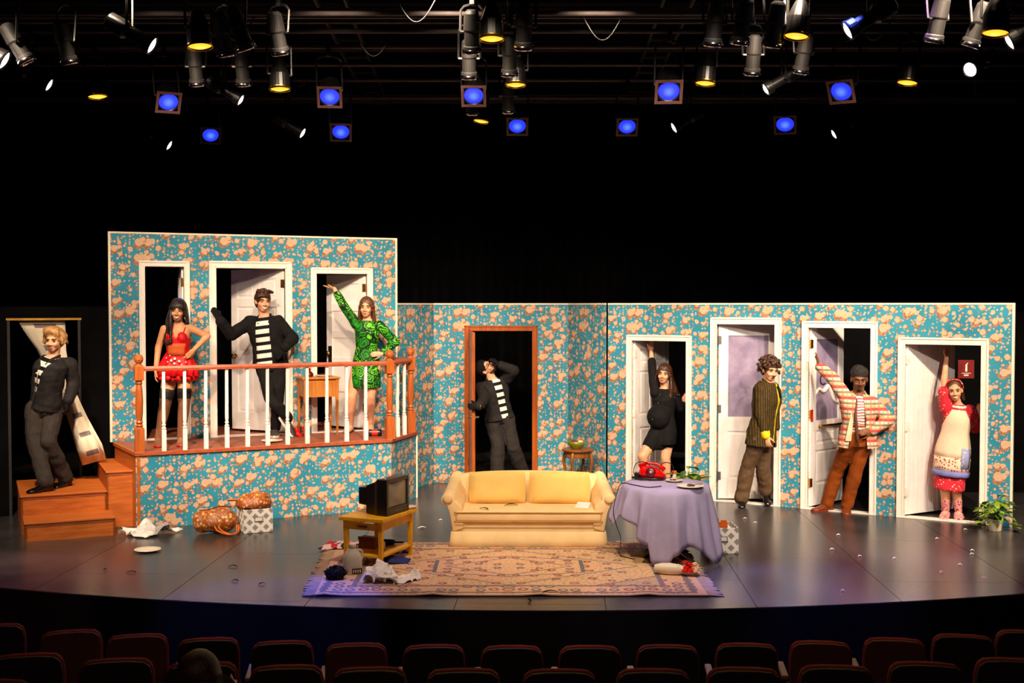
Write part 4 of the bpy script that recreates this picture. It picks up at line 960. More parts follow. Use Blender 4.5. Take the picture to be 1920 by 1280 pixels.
for i, (y, z) in enumerate([(12.05, 5.42), (12.2, 5.42), (12.75, 5.5), (16.6, 5.35), (16.9, 5.35), (10.4, 5.6), (11.2, 5.65), (14.6, 5.6)]):
    b = MB(); b.box(-7.2, 7.2, -.03, .03, -.03, .03); o = b.build('grid_beam', 'rig_metal', None); o.location = (0, y, z); tag(o, 'dim horizontal steel beam crossing above the lamp pipes', 'beam', 'steel beams above the stage')
for (x, lab) in ((-1.78, 'metal cable ladder running upstage over the stairs side lamps'), (1.62, 'metal cable ladder running upstage over the plant side lamps')):
    o = thing('cable_ladder', lab, 'cable tray', (x, 9.0, 5.62), R(2 if x < 0 else -2))
    for s in (-.155, .155): MB().box(s-.012, s+.012, 0, 10, -.03, .03).build('rail', 'rig_metal', o)
    for i in range(20): MB().box(-.145, .145, .2+i*.5, .225+i*.5, -.015, .01).build('rung', 'rig_metal', o)
for y in (9.0, 12.0, 15.0, 18.0):
    for x in (-6, -3, 3, 6, 0):
        o = MB().tube([(0, 0, 0), (0, 0, .9)], .016, 8).build('hanger_rod', 'rig_metal', None); o.location = (x, min(PIPE_Y, key=lambda q: abs(q-y)), PIPE_Z+.02); tag(o, 'short vertical steel rod holding a lamp pipe to the ceiling', 'rod', 'hanger rods above the pipes')
# a few plain vertical ceiling hangers; every lamp is clamp + yoke + can + ring + lens
def lamp(kind, px, py, aim, sz, label, group=None, light=None):
    """px,py: where the lens shows; aim: direction the lens faces; sz: lens diameter"""
    zl = 4.58; Y = (zl-EYE)*F/(571-py); Y = min(PIPE_Y, key=lambda q: abs(q-Y)); c = D(px, py, Y); aim = Vector(aim).normalized()
    r_ = sz/2; L = {'fresnel': .26, 'par': .30, 'profile': .42, 'can': .36}[kind]
    piv = c-aim*L*.5; clampz = PIPE_Z
    o = thing('stage_lamp', label, 'stage lamp', (piv.x, Y, PIPE_Z), 0, group); off = Vector((piv.x, Y, PIPE_Z))
    m = Matrix.Translation(c) @ aim.to_track_quat('Z', 'Y').to_matrix().to_4x4()
    body = 'lamp_bronze' if kind == 'can' else 'lamp_black'
    prof = {'fresnel': [(r_*.5, -L), (r_*.95, -L*.92), (r_*1.12, -L*.75), (r_*1.12, -.012), (r_*1.12, .0)],
            'par': [(r_*.45, -L), (r_*.6, -L*.9), (r_*1.05, -L*.5), (r_*1.08, .0)],
            'profile': [(r_*.6, -L), (r_*1.05, -L*.95), (r_*1.1, -L*.6), (r_*.8, -L*.52), (r_*.8, -L*.2), (r_*1.05, -L*.18), (r_*1.08, .0)],
            'can': [(r_*.5, -L), (r_*.85, -L*.93), (r_*.95, -L*.55), (r_*.85, -L*.5), (r_*.85, -L*.18), (r_*1.0, -L*.16), (r_*1.02, -.03)]}[kind]
    b = MB(); b.lathe(prof, 20, m, False); b.lathe([(prof[0][0], -L), (.001, -L)], 20, m, False); b.build('housing', body, o, off, smooth=False)
    if kind == 'can':
        b = MB(); b.lathe([(r_*1.02, -.035), (r_*1.1, -.03), (r_*1.14, -.012), (r_*1.08, .004), (r_*.9, .006), (r_*.88, -.03)], 20, m, False); b.build('chrome_ring', 'chrome', o, off, smooth=True)
        b = MB(); b.lathe([(r_*.9, -.03), (.001, -.028)], 18, m, False); b.build('lens', 'black_plastic', o, off)
    else:
        lens = MB().lathe([(r_, 0), (r_*.7, .012), (r_*.35, .02), (.001, .022)], 20, None, False).build('lens', {'fresnel': 'lens_blue', 'par': 'lens_amber', 'profile': 'lens_white'}[kind], o, smooth=True)
        lens.matrix_local = Matrix.Translation(-off) @ m @ T(0, 0, -.012)
        b = MB(); b.lathe([(r_, -.012), (r_*1.06, .004), (r_*1.14, .004), (r_*1.14, -.02)], 20, m, False); b.build('lens_ring', 'brass' if kind == 'par' else 'lamp_black', o, off, smooth=True)
    if kind == 'fresnel':
        b = MB(); s_ = r_*1.3; frame_boxes(b, -s_, s_, -s_, s_, [(-r_*1.02, r_*1.02, -r_*1.02, r_*1.02)], .004); b.v = [m @ Vector((q.x, q.z, q.y+.006)) for q in b.v]; b.build('gel_frame', 'gel_frame', o, off)
    # yoke and clamp
    sd = aim.cross(Vector((0, 0, 1))); sd = sd.normalized() if sd.length > .05 else Vector((1, 0, 0)); w_ = r_*1.3
    top_ = Vector((piv.x, Y, PIPE_Z-.09)); b = MB()
    for s in (-1, 1): b.tube([top_, top_+sd*(s*w_*.7)-Vector((0, 0, .02)), top_+sd*(s*w_)-Vector((0, 0, .06)), piv+sd*(s*w_)], .011, 5)
    b.tube([piv-sd*w_, piv-sd*r_*.8], .014, 6); b.tube([piv+sd*w_, piv+sd*r_*.8], .014, 6); b.build('yoke', 'lamp_black', o, off)
    b = MB(); b.box(-.02, .02, -.035, .035, -.1, .03); b.build('clamp', 'lamp_black', o)
    if light:
        lt, pw, colr, ang = light; l = bpy.data.lights.new('lamp_beam', 'SPOT'); l.energy = pw; l.color = colr; l.spot_size = R(ang); l.spot_blend = .6; l.shadow_soft_size = r_*.6
        lo = bpy.data.objects.new('lamp_beam', l); COL.objects.link(lo); lo.parent = o; lo.location = c+aim*.05-off; lo.rotation_euler = (Vector(lt)-c).to_track_quat('-Z', 'Y').to_euler()
    return o
BL = 90
blue = [(316, 192, .195, .35, (-4.2, 10.3, 0)), (618, 182, .2, .08, (-2.4, 9.9, 0)), (888, 180, .2, 0, (-.9, 9.8, 0)), (1254, 172, .21, -.05, (1.6, 9.9, 0)), (1577, 172, .2, -.45, (3.2, 10.2, 0)),
        (395, 254, .2, .25, (-3.2, 11.3, 0)), (639, 248, .2, .1, (-1.6, 11.2, 0)), (970, 237, .2, 0, (.2, 10.0, 0)), (1176, 238, .2, -.02, (2.2, 11.2, 0)), (1472, 234, .205, -.2, (3.4, 11.4, 0))]
for i, (px, py, s_, ax, tg) in enumerate(blue):
    lamp('fresnel', px, py, (ax, -.75, -.72), s_, 'lit blue fresnel stage lamp with a square gel frame', 'blue fresnel lamps in the rig', (tg, BL, BLUE, 34))
for i, (px, py, ax) in enumerate([(375, 88, .1), (183, 182, .1), (525, 168, .05), (922, 74, 0), (967, 160, 0), (1322, 157, -.1), (1493, 69, -.15), (1701, 156, -.15), (1866, 63, -.1), (902, 228, -.15)]):
    lamp('par', px, py, (ax, -.10, -.99), .185, 'amber lit par can stage lamp pointing straight down', 'amber par lamps in the rig', ((D(px, py, 9).x, 9.6, 0), 42, (1, .62, .2), 80))
for i, (px, py, s_) in enumerate([(286, 86, .14), (10, 114, .16), (93, 160, .13), (452, 188, .12), (318, 273, .13), (568, 250, .13)]):
    lamp('profile', px, py, (.86, -.32-.86*(px-960)/F+.5*(571-py)/F, -.5), s_, 'white lit profile spotlight slanting towards the plant side', 'white profile spotlights over the stairs side')
for i, (px, py, s_) in enumerate([(1588, 58, .14), (1891, 78, .15), (1818, 131, .13), (1435, 168, .12), (1263, 240, .13), (1563, 252, .13)]):
    lamp('profile', px, py, (-.86, -.32+.86*(px-960)/F+.5*(571-py)/F if i != 2 else -.6, -.5), s_, 'white lit profile spotlight slanting towards the stairs side', 'white profile spotlights over the plant side')
for i, (px, py, ax, ay) in enumerate([(130, 124, .1, .3), (52, 122, .5, .2), (527, 107, .1, .35), (370, 165, 0, .35), (457, 165, 0, .35), (885, 104, 0, .4), (880, 152, 0, .35), (982, 97, 0, .4), (955, 147, 0, .35), (1336, 91, -.05, .3), (1386, 88, -.1, .3), (1410, 145, 0, .35), (1446, 93, -.1, .3), (1500, 142, -.1, .35), (1750, 84, -.1, .3), (1818, 92, -.25, .3), (425, 110, .1, .3), (463, 98, .3, .3), (953, 216, 0, .35), (886, 219, 0, .35)]):
    lamp('can', px, py-5, (ax, ay, -.92), .15, 'unlit bronze stage lamp with a shiny chrome front ring', 'unlit chrome ringed lamps in the rig')
for (x, y, z, p_) in [(-5.5, 8.2, 5.0, 18), (-2.2, 8.2, 5.0, 18), (0, 8.2, 5.0, 18), (2.2, 8.2, 5.0, 18), (5.2, 8.2, 5.0, 18)]: pass
# loops of safety cable under the pipes
for (px, py) in [(560, 150), (700, 90), (1130, 60), (440, 40), (1290, 120), (1640, 40), (780, 30)]:
    Y = min(PIPE_Y, key=lambda q: abs(q-(PIPE_Z-.1-EYE)*F/(571-py))); c = D(px, py, Y); pts = [Vector((-.18+.36*i/12, .02, PIPE_Z-.02-c.z+.0-.22*math.sin(math.pi*i/12))) for i in range(13)]
    o = MB().tube(pts, .007, 5).build('cable_loop', 'lamp_black', None, smooth=True); o.location = (c.x, Y, c.z); tag(o, 'loop of black cable slung under a lamp pipe', 'cable', 'cable loops in the rig')

# ------------------------------------------------------------ house seats
plain('seat_red', rgb(118, 26, 34), .8, 0, .2, .2, 12); plain('seat_back', rgb(48, 32, 32), .5, 0, .4, .2); plain('seat_panel', rgb(108, 66, 54), .6, 0, .3, .15); plain('arm_pale', rgb(150, 128, 104), .5)
def make_seat(label, panel):
    o = thing('theatre_seat', label, 'seat', (0, 0, 0), 0); prof = []
    w_, t0, t1 = .215, .42, .89
    def outline(s, z1): return [(-w_*s, t0), (w_*s, t0), (w_*s*1.0, z1-.10), (w_*s*.93, z1-.035), (w_*s*.75, z1-.008), (w_*s*.35, z1), (-w_*s*.35, z1), (-w_*s*.75, z1-.008), (-w_*s*.93, z1-.035), (-w_*s, z1-.10)]
    def slab(s, z1, y0, y1):
        b = MB(); P = outline(s, z1); f = lambda x, z, y: Vector((x, y+.10*(z-t0)*-1*0.25+.03*(x/w_)**2*0, z)); b.loft([[f(x, z, y0) for x, z in P], [f(x, z, y1) for x, z in P]]); return b
    slab(1.0, t1, 0, .025).build('back_shell', 'seat_panel' if panel else 'seat_back', o, bevel=.006)
    slab(1.03, t1+.008, .018, .085).build('back_cushion', 'seat_red', o, bevel=.02, seg=3, smooth=True)
    MB().box(-.20, .20, .08, .46, .40, .47).build('seat_cushion', 'seat_red', o, bevel=.025, seg=3)
    for s in (-1,):
        MB().box(s*.245-.025, s*.245+.025, .05, .40, .60, .635).build('armrest', 'arm_pale', o, bevel=.01); MB().box(s*.245-.018, s*.245+.018, .08, .34, 0, .60).build('standard', 'seat_back', o)
    if panel:
        for s in (-1, 1): MB().box(s*.11-.03, s*.11+.03, -.004, .002, .72, .726).build('screw_plate', 'steel_dull', o)
    return o
seatA = make_seat('dark theatre seat with black back shell', False); seatB = make_seat('theatre seat with a tan plywood back panel', True); used = {}
def seat(px, e_, row, kind, label, group):
    k = (px-960)/F; x = 0
    for _ in range(30): x = k*arc_y(x, e_)
    y = arc_y(x, e_); an = math.atan2(-(x-ARC_C.x), ARC_C.y-y); src = seatB if kind else seatA
    if kind not in used: used[kind] = 1; o = src
    else: o = copy_tree(src)
    o.location = (x, y, HZ[row]); o.rotation_euler = (0, 0, an); tag(o, label, 'seat', group)
for px in (-20, 125, 250, 385, 525, 665, 812, 960, 1108, 1255, 1405, 1545, 1685, 1815, 1935):
    kd = px in (125, 250, 665, 1545, 1685)
    seat(px, 1.1, 0, kd, 'front row theatre seat with a tan back panel' if kd else 'front row theatre seat with dark back and red rim', 'tan backed seats in the front row' if kd else 'dark seats in the front row')
for px in (40, 210, 370, 532, 690, 868, 1050, 1228, 1400, 1575, 1745, 1910): seat(px, 2.5, 1, False, 'second row theatre seat with dark back and red rim', 'seats in the second row')
for px in (-40, 165, 375, 585, 800): seat(px, 3.8, 2, False, 'third row theatre seat with only its top rim showing', 'seats in the third row')

# ------------------------------------------------------------ people
def skin_mat(name, c, c2):
    k = N(name).set(.5, 0, .35); v = k.obj(); f = k.noise(v, 14, 3)[0]; k.col(k.mix(k.ss(f, .3, .7), c, c2))
    k.b.inputs['Subsurface Weight'].default_value = .08; k.b.inputs['Subsurface Radius'].default_value = (.02, .008, .004); M[name] = k.m
skin_mat('skin_light', rgb(226, 158, 120), rgb(234, 172, 134)); skin_mat('skin_tan', rgb(216, 148, 102), rgb(226, 162, 116)); skin_mat('skin_brown', rgb(104, 60, 34), rgb(122, 74, 44))
def hair_mat(name, c1, c2, rough=.45):
    k = N(name).set(rough, 0, .5); v = k.obj(); mp = k.n('ShaderNodeMapping'); k.l(v, mp.inputs[0]); mp.inputs['Scale'].default_value = (60, 60, 9)
    f = k.noise(mp.outputs[0], 2, 3, .6)[0]; k.col(k.mix(k.ss(f, .3, .7), c1, c2)); k.bump(f, .5, .008); M[name] = k.m
hair_mat('hair_black', rgb(20, 12, 10), rgb(46, 28, 22)); hair_mat('hair_brown', rgb(66, 36, 18), rgb(112, 66, 36)); hair_mat('hair_dark_brown', rgb(44, 24, 14), rgb(78, 44, 26)); hair_mat('hair_blond', rgb(120, 76, 38), rgb(204, 152, 92)); hair_mat('hair_afro', rgb(16, 11, 9), rgb(30, 20, 16), .8)
plain('eye_white', rgb(186, 168, 156), .35); plain('iris', rgb(30, 18, 12), .2); plain('lip', rgb(186, 96, 80), .4); plain('lip_red', rgb(190, 22, 30), .35); plain('lip_brown', rgb(96, 44, 34), .4); plain('teeth', rgb(244, 236, 226), .3)
plain('black_jacket', rgb(30, 26, 26), .8, 0, .25, .2, 20, .25, 120); plain('black_knit', rgb(24, 21, 21), .9, 0, .15, .2, 20, .4, 200); plain('glove', rgb(12, 11, 12), .8, 0, .2, .2)
plain('trouser_char', rgb(54, 46, 42), .85, 0, .2, .12, 30, .3, 220); plain('trouser_black', rgb(22, 19, 19), .85, 0, .2, .15); plain('trouser_grey', rgb(46, 40, 38), .85, 0, .2, .15); plain('trouser_tweed', rgb(98, 74, 52), .85, 0, .2, .3, 130); plain('trouser_rust', rgb(142, 66, 14), .8, 0, .2, .12, 6, .3, 160)
plain('shoe_black', rgb(12, 10, 10), .2, 0, .6); plain('shoe_brown', rgb(110, 48, 22), .35); plain('shoe_tan', rgb(150, 92, 50), .5); plain('shoe_grey', rgb(62, 56, 54), .8); plain('sole_white', rgb(232, 222, 210), .6); plain('shoe_red', rgb(206, 14, 14), .25)
plain('lingerie_red', rgb(208, 8, 16), .55, 0, .35, .15, 30, .3, 120); plain('sheer_orange', rgb(206, 92, 44), .6, 0, .2, .15, 60); plain('stocking', rgb(136, 88, 62), .55, 0, .3, .12, 90); plain('stocking_top', rgb(24, 14, 14), .7)
plain('black_dress', rgb(18, 16, 17), .85, 0, .2, .2, 14, .2, 120); plain('yellow_shirt', rgb(232, 202, 4), .7); plain('cream_lining', rgb(214, 184, 150), .7); plain('brown_tie', rgb(90, 42, 20), .6); plain('zip_metal', rgb(170, 160, 148), .3, .9)
plain('apron_blue', rgb(128, 132, 196), .8, 0, .2, .12); plain('collar_white', rgb(238, 226, 212), .7); plain('lens_dark', rgb(18, 12, 12), .15)
def attr(k, n): nd = k.n('ShaderNodeAttribute', attribute_name=n); return nd.outputs['Fac']
k = N('striped_shirt').set(.8, 0, .2); s = k.math('GREATER_THAN', k.math('FRACT', k.math('MULTIPLY', attr(k, 'along'), 1/.098)), .56); k.col(k.mix(s, rgb(240, 228, 214), rgb(16, 13, 14))); M['striped_shirt'] = k.m
k = N('pinstripe').set(.8, 0, .2); a_ = k.xyz(k.obj())[0]; s = k.math('LESS_THAN', k.math('FRACT', k.math('MULTIPLY', a_, 1/.028)), .3); n_ = k.noise(k.obj(), 60, 2)[0]
c_ = k.mix(k.ss(n_, .3, .7), rgb(58, 44, 16), rgb(84, 64, 24)); k.col(k.mix(s, c_, rgb(26, 20, 14))); M['pinstripe'] = k.m
k = N('plaid').set(.8, 0, .2); al = attr(k, 'along'); ac = attr(k, 'across')
def stripe(val, per, off, wd): return k.math('LESS_THAN', k.math('FRACT', k.math('MULTIPLY_ADD', val, 1/per, off)), wd)
c_ = k.mix(stripe(al, .12, 0, .28), rgb(226, 196, 170), rgb(200, 74, 74)); c_ = k.mix(k.math('MULTIPLY', stripe(al, .12, .45, .2), .9), c_, rgb(108, 108, 82)); c_ = k.mix(k.math('MULTIPLY', stripe(al, .12, .70, .14), .9), c_, rgb(226, 164, 90)); c_ = k.mix(k.math('MULTIPLY', stripe(ac, .1, 0, .24), .55), c_, rgb(206, 96, 84)); c_ = k.mix(k.math('MULTIPLY', stripe(ac, .1, .5, .14), .5), c_, rgb(120, 110, 90)); k.col(c_); M['plaid'] = k.m
k = N('stripe_pink').set(.8, 0, .2); al = attr(k, 'along'); w_ = k.noise(k.obj(), 12, 2)[0]; s = k.math('GREATER_THAN', k.math('FRACT', k.math('MULTIPLY_ADD', w_, .8, k.math('MULTIPLY', al, 1/.032))), .55); k.col(k.mix(s, rgb(232, 206, 200), rgb(150, 88, 96))); M['stripe_pink'] = k.m
def botanical():
    k = N('green_botanical').set(.6, 0, .3); v = k.obj(); nz = k.noise(v, 9, 2); wob = k.n('ShaderNodeVectorMath', operation='MULTIPLY_ADD'); k.l(nz[1], wob.inputs[0]); wob.inputs[1].default_value = (.12, .12, .12); k.l(v, wob.inputs[2])
    a = k.voro(wob.outputs[0], 7.5, .9, dim='3D'); rr = k.xyz(a[1]); rings = k.math('SINE', k.math('MULTIPLY', a[0], 34)); col = k.mix(k.ss(rings, -.2, .5), rgb(12, 74, 14), rgb(34, 142, 20)); col = k.mix(k.math('MULTIPLY', k.ss(rings, .4, .9), k.math('GREATER_THAN', rr[0], .35)), col, rgb(112, 206, 24))
    e = k.voro(wob.outputs[0], 7.5, .9, 'DISTANCE_TO_EDGE', '3D'); col = k.mix(k.math('LESS_THAN', e[0], .045), col, rgb(4, 22, 6)); k.col(col); M['green_botanical'] = k.m
botanical()
def flecked(name, base, dot, sc, r_):
    k = N(name).set(.8, 0, .2); vo = k.voro(k.obj(), sc, 1, dim='3D'); k.col(k.mix(k.math('LESS_THAN', vo[0], r_), base, dot)); M[name] = k.m
flecked('pink_print', rgb(214, 44, 60), rgb(240, 196, 176), 34, .26); flecked('apron_cream', rgb(240, 212, 182), rgb(236, 200, 168), 46, .3); flecked('apron_print', rgb(232, 206, 176), rgb(176, 86, 84), 30, .36); flecked('slipper_pink', rgb(222, 150, 150), rgb(120, 40, 56), 40, .36); flecked('scarf_print', rgb(210, 40, 40), rgb(240, 222, 206), 26, .42); flecked('patch_blue', rgb(150, 160, 206), rgb(226, 206, 190), 36, .3)

DG = bpy.context.evaluated_depsgraph_get
def remesh(b, name, voxel, smooth=3, fac=.5):
    me = bpy.data.meshes.new(name); me.from_pydata(b.v, [], b.f)
    bm = bmesh.new(); bm.from_mesh(me); bmesh.ops.recalc_face_normals(bm, faces=bm.faces); bm.to_mesh(me); bm.free()
    o = bpy.data.objects.new(name, me); COL.objects.link(o)
    r_ = o.modifiers.new('r', 'REMESH'); r_.mode = 'VOXEL'; r_.voxel_size = voxel
    if smooth: s = o.modifiers.new('s', 'SMOOTH'); s.iterations = smooth; s.factor = fac
    out = bpy.data.meshes.new_from_object(o.evaluated_get(DG())); COL.objects.unlink(o); bpy.data.objects.remove(o); bpy.data.meshes.remove(me)
    out.name = name; return out
def cap(b, p, q, r0, r1, n=12):
    p, q = Vector(p), Vector(q); b.tube([p, p+(q-p)*.5, q], [r0, (r0+r1)/2, r1], n); b.ell(p, r0, r0, r0, n=n, k=8); b.ell(q, r1, r1, r1, n=n, k=8)
PROF_M = [(-.13, .085, .085, 0), (-.02, .16, .115, -.01), (.10, .165, .118, -.008), (.38, .148, .105, .01), (.70, .175, .125, .012), (.86, .172, .11, 0), (.95, .11, .085, 0), (1.03, .06, .06, 0)]
PROF_F = [(-.13, .085, .085, 0), (-.02, .165, .12, -.012), (.10, .168, .122, -.012), (.40, .118, .09, .01), (.66, .135, .108, .018), (.74, .14, .118, .022), (.86, .14, .092, 0), (.95, .085, .07, 0), (1.03, .05, .05, 0)]
class Fig:
    def __init__(s, label, Yb, J, fwd, face, up=(0, 0, 1), sc=1.0, female=False, skin='skin_light', gz=0.0, bend=0.0):
        s.J = {}; s.sc = sc; s.female = female; s.skin = skin; s.gz = gz; s.Yb = Yb
        for n_, v in J.items():
            if isinstance(v, Vector): s.J[n_] = v.copy()
            elif len(v) == 3 and v[2] == 'G': s.J[n_] = G(v[0], v[1], gz+.088*sc)
            else: s.J[n_] = D(v[0], v[1], Yb+(v[2] if len(v) > 2 else 0))
        j = s.J; s.hipC = (j['ha']+j['hb'])/2; s.neck = j['neck']; s.up = (s.neck-s.hipC).normalized(); s.len = (s.neck-s.hipC).length
        f = Vector(fwd); s.fwd = (f-s.up*f.dot(s.up)).normalized(); s.right = s.up.cross(s.fwd).normalized()   # towards image right when facing us
        s.bend = bend; s.face = Vector(face).normalized(); s.hup = Vector(up)
        b0 = (j['aa']+j['ab'])/2; s.base = Vector((b0.x, b0.y, gz)); s.root = thing('person', label, 'person', s.base)
        hm = axes(s.face, s.hup); s.hm = Matrix.Translation(j['head']) @ hm.to_4x4() @ Matrix.Scale(sc*1.13, 4)
    def spine(s, t): return s.hipC+s.up*(s.len*t)+s.fwd*(s.bend*4*t*(1-t) if 0 < t < 1 else 0)
    def torso(s, b, grow=0, t0=-9, t1=9, prof=None, n=24, fx=1.0):
        prof = prof or (PROF_F if s.female else PROF_M); rings = []
        for (t, w_, d_, sh) in prof:
            if t < t0 or t > t1: continue
            c = s.spine(t)+s.fwd*sh*s.sc; W_ = (w_*s.sc*fx+grow); D_ = d_*s.sc+grow; ring = []
            for q in range(n):
                a = q*2*math.pi/n; cx, sy = math.cos(a), math.sin(a); e = .85
                ring.append(c+s.right*(W_*math.copysign(abs(cx)**e, cx))+s.fwd*(D_*math.copysign(abs(sy)**e, sy)))
            rings.append(ring)
        b.loft(rings)
    def arm(s, b, k, grow=0, upto=1.0, frm=0.0, taper=True, cuff=0):
        S, E, W_ = s.J['s'+k], s.J['e'+k], s.J['w'+k]; z = s.sc*(.97 if s.female else 1)
        def at(u): return S+(E-S)*(u*2) if u < .5 else E+(W_-E)*(u*2-1)
        def rad(u): return ((.052-.012*u*2) if u < .5 else (.043-.016*(u*2-1)))*z+grow*(1+.25*math.sin(u*3.1))
        us = [frm]+[x for x in (.12, .25, .4, .5, .6, .75, .9) if frm < x < upto]+[upto]
        for u0, u1 in zip(us[:-1], us[1:]): cap(b, at(u0), at(u1), rad(u0), rad(u1))
        if cuff: cap(b, at(upto-.06), at(upto), rad(upto)+cuff, rad(upto)+cuff)
    def leg(s, b, k, grow=0, upto=1.0, frm=0.0, flare=0):
        H, K, A = s.J['h'+k], s.J['k'+k], s.J['a'+k]; z = s.sc*(1.16 if s.female else 1)
        def at(u): return H+(K-H)*(u*2) if u < .5 else K+(A-K)*(u*2-1)
        def rad(u):
            if u < .5: r_ = .088-.03*u*2
            else: v = u*2-1; r_ = .056+.004*math.sin(min(1, v*2)*math.pi)-.021*v
            return r_*z+grow+flare*max(0, u-.3)
        us = [frm]+[x for x in (.12, .25, .38, .5, .6, .7, .8, .9) if frm < x < upto]+[upto]
        for u0, u1 in zip(us[:-1], us[1:]): cap(b, at(u0), at(u1), rad(u0), rad(u1))
    def foot_frame(s, k):
        A, Tt = s.J['a'+k], s.J['t'+k]; f = (Tt-(A-Vector((0, 0, .07*s.sc)))); f.z = max(f.z, -.2) if abs(A.z-s.gz-.088*s.sc) < .01 else f.z
        if abs(A.z-s.gz-.088*s.sc) < .01: f.z = 0
        f.normalize(); u = Vector((0, 0, 1)); u = (u-f*u.dot(f)).normalized(); heel = A-u*.088*s.sc-f*.06*s.sc; return f, u, u.cross(f), heel
    def foot(s, b, k, grow=0, h_=1.0, L=.25, sole=0):
        f, u, r_, heel = s.foot_frame(k); z = s.sc
        for (x, w_, hh) in ():
            pass
        rings = []
        for (x, w_, hh) in ((-.01, .012, .03), (.0, .028, .05), (.03, .036, .085), (.07, .038, .10), (.11, .04, .08), (.16, .046, .058), (.205, .046, .042), (.24, .034, .032), (.255, .014, .022)):
            ring = []; W_ = w_*z+grow; H_ = hh*z*h_+grow
            for q in range(14):
                a = q*2*math.pi/14; ring.append(heel+f*(x*z*L/.25+(grow if x > .2 else -grow if x < .01 else 0))+r_*(W_*math.cos(a))+u*(max(sole*0, H_*.5+H_*.5*math.sin(a))))
            rings.append(ring)
        b.loft(rings)
    def hand(s, b, k, d, n, thumb=1, curl=.25, grow=0, spread=.12):
        W_ = s.J['w'+k]; d = Vector(d).normalized(); n = Vector(n); n = (n-d*n.dot(d)).normalized(); sd = d.cross(n)*thumb; z = s.sc*(.92 if s.female else 1.0)
        rings = []
        for (x, w_, t_) in ((-.02, .026, .02), (.0, .027, .019), (.03, .036, .018), (.07, .042, .016), (.095, .038, .012)):
            rings.append([W_+d*(x*z)+sd*((w_*z+grow)*math.cos(q*math.pi/6))+n*((t_*z+grow)*math.sin(q*math.pi/6)) for q in range(12)])
        b.loft(rings)
        for i, (off, L) in enumerate(((.031, .072), (.0105, .08), (-.0105, .075), (-.031, .058))):
            p = W_+d*(.088*z)+sd*(off*z); dr = (d+sd*(off*spread*28*.3)).normalized(); a = curl*.5
            for j in range(3):
                l = L*z*(.42, .32, .26)[j]; dd = dr*math.cos(a)+n*math.sin(a); q = p+dd*l; cap(b, p, q, (.0098-.0012*j)*z+grow, (.009-.0012*j)*z+grow, 8); p = q; a += curl
        p = W_+d*(.02*z)+sd*(.024*z)
        for j, (l, a) in enumerate(((.04, .75), (.032, .45), (.026, .3))):
            dd = (d*math.cos(a)+sd*math.sin(a)+n*(.25+curl*.3)).normalized(); q = p+dd*l*z; cap(b, p, q, (.0125-.001*j)*z+grow, (.0115-.001*j)*z+grow, 8); p = q
    def h(s, x, y, z): return s.hm @ Vector((x, y, z))
    def hell(s, b, c, rx, ry, rz, n=16, k=10):
        m = s.hm.to_3x3().to_4x4(); b.ell(s.h(*c), rx, ry, rz, m, n, k)
    def headshape(s, b):
        s.hell(b, (0, -.012, .025), .075, .094, .088, 24, 16); s.hell(b, (0, .028, -.03), .061, .064, .079); s.hell(b, (0, .05, -.083), .036, .034, .028)
        s.hell(b, (0, .018, -.07), .054, .055, .032); s.hell(b, (0, .078, .02), .05, .016, .011)
        for sx in (-1, 1):
            s.hell(b, (sx*.034, .066, -.032), .024, .024, .026); s.hell(b, (sx*.076, -.005, -.008), .011, .02, .032); s.hell(b, (sx*.014, .094, -.038), .010, .012, .008)
        cap(b, s.h(0, .086, .008), s.h(0, .108, -.033), .0085*s.sc, .0125*s.sc); s.hell(b, (0, .083, -.066), .022, .012, .012)
        nr = (.05 if s.female else .06)*s.sc; cap(b, s.neck-s.up*.02, s.h(0, -.018, -.06), nr*1.08, nr)
    def body(s, hands=(), voxel=.0075, feet=True):
        b = MB(); s.headshape(b); s.torso(b)
        for k in 'ab':
            s.arm(b, k); s.leg(b, k)
            if feet: s.foot(b, k)
            cap(b, s.spine(.86), s.J['s'+k], .05*s.sc, .052*s.sc*(.86 if s.female else 1)); cap(b, s.spine(0.02), s.J['h'+k], .09*s.sc, .088*s.sc)
        for hd in hands: s.hand(b, *hd)
        return s.fin(remesh(b, 'body', voxel, 2, .4), 'body', s.skin)
    def fin(s, me, name, mat, wrinkle=0, wsc=(11, 11, 13), seed=0, parent=None, smooth=True):
        vs = me.vertices; n = len(vs); co = np.empty(n*3); vs.foreach_get('co', co); co = co.reshape(-1, 3)
        rel = co-np.array(s.hipC); al = rel @ np.array(s.up); ac = rel @ np.array(s.right)
        if wrinkle:
            nr = np.empty(n*3); vs.foreach_get('normal', nr); nr = nr.reshape(-1, 3)
            d = np.array([noise.noise(Vector((p[0]*wsc[0]+seed, p[1]*wsc[1], p[2]*wsc[2])))+.5*noise.noise(Vector((p[0]*wsc[0]*2.1, p[1]*wsc[1]*2.1+seed, p[2]*wsc[2]*1.6))) for p in co]); co = co+nr*(d*wrinkle)[:, None]
        co = co-np.array(s.base); vs.foreach_set('co', co.ravel())
        for nm, arr in (('along', al), ('across', ac)):
            a = me.attributes.new(nm, 'FLOAT', 'POINT'); a.data.foreach_set('value', arr.astype(np.float32))
        me.materials.clear(); me.materials.append(M[mat]); me.polygons.foreach_set('use_smooth', [smooth]*len(me.polygons)); me.update()
        o = bpy.data.objects.new(name, me); COL.objects.link(o); o.parent = parent or s.root; return o
    def part(s, b, name, mat, voxel=.01, wrinkle=0, smooth=3, parent=None, seed=0, wsc=(11, 11, 13)):
        return s.fin(remesh(b, name, voxel, smooth), name, mat, wrinkle, wsc, seed, parent)
    def raw(s, b, name, mat, smooth=True, parent=None, solid=0):
        o = b.build(name, mat, parent or s.root, s.base, smooth=smooth, solid=solid); return o
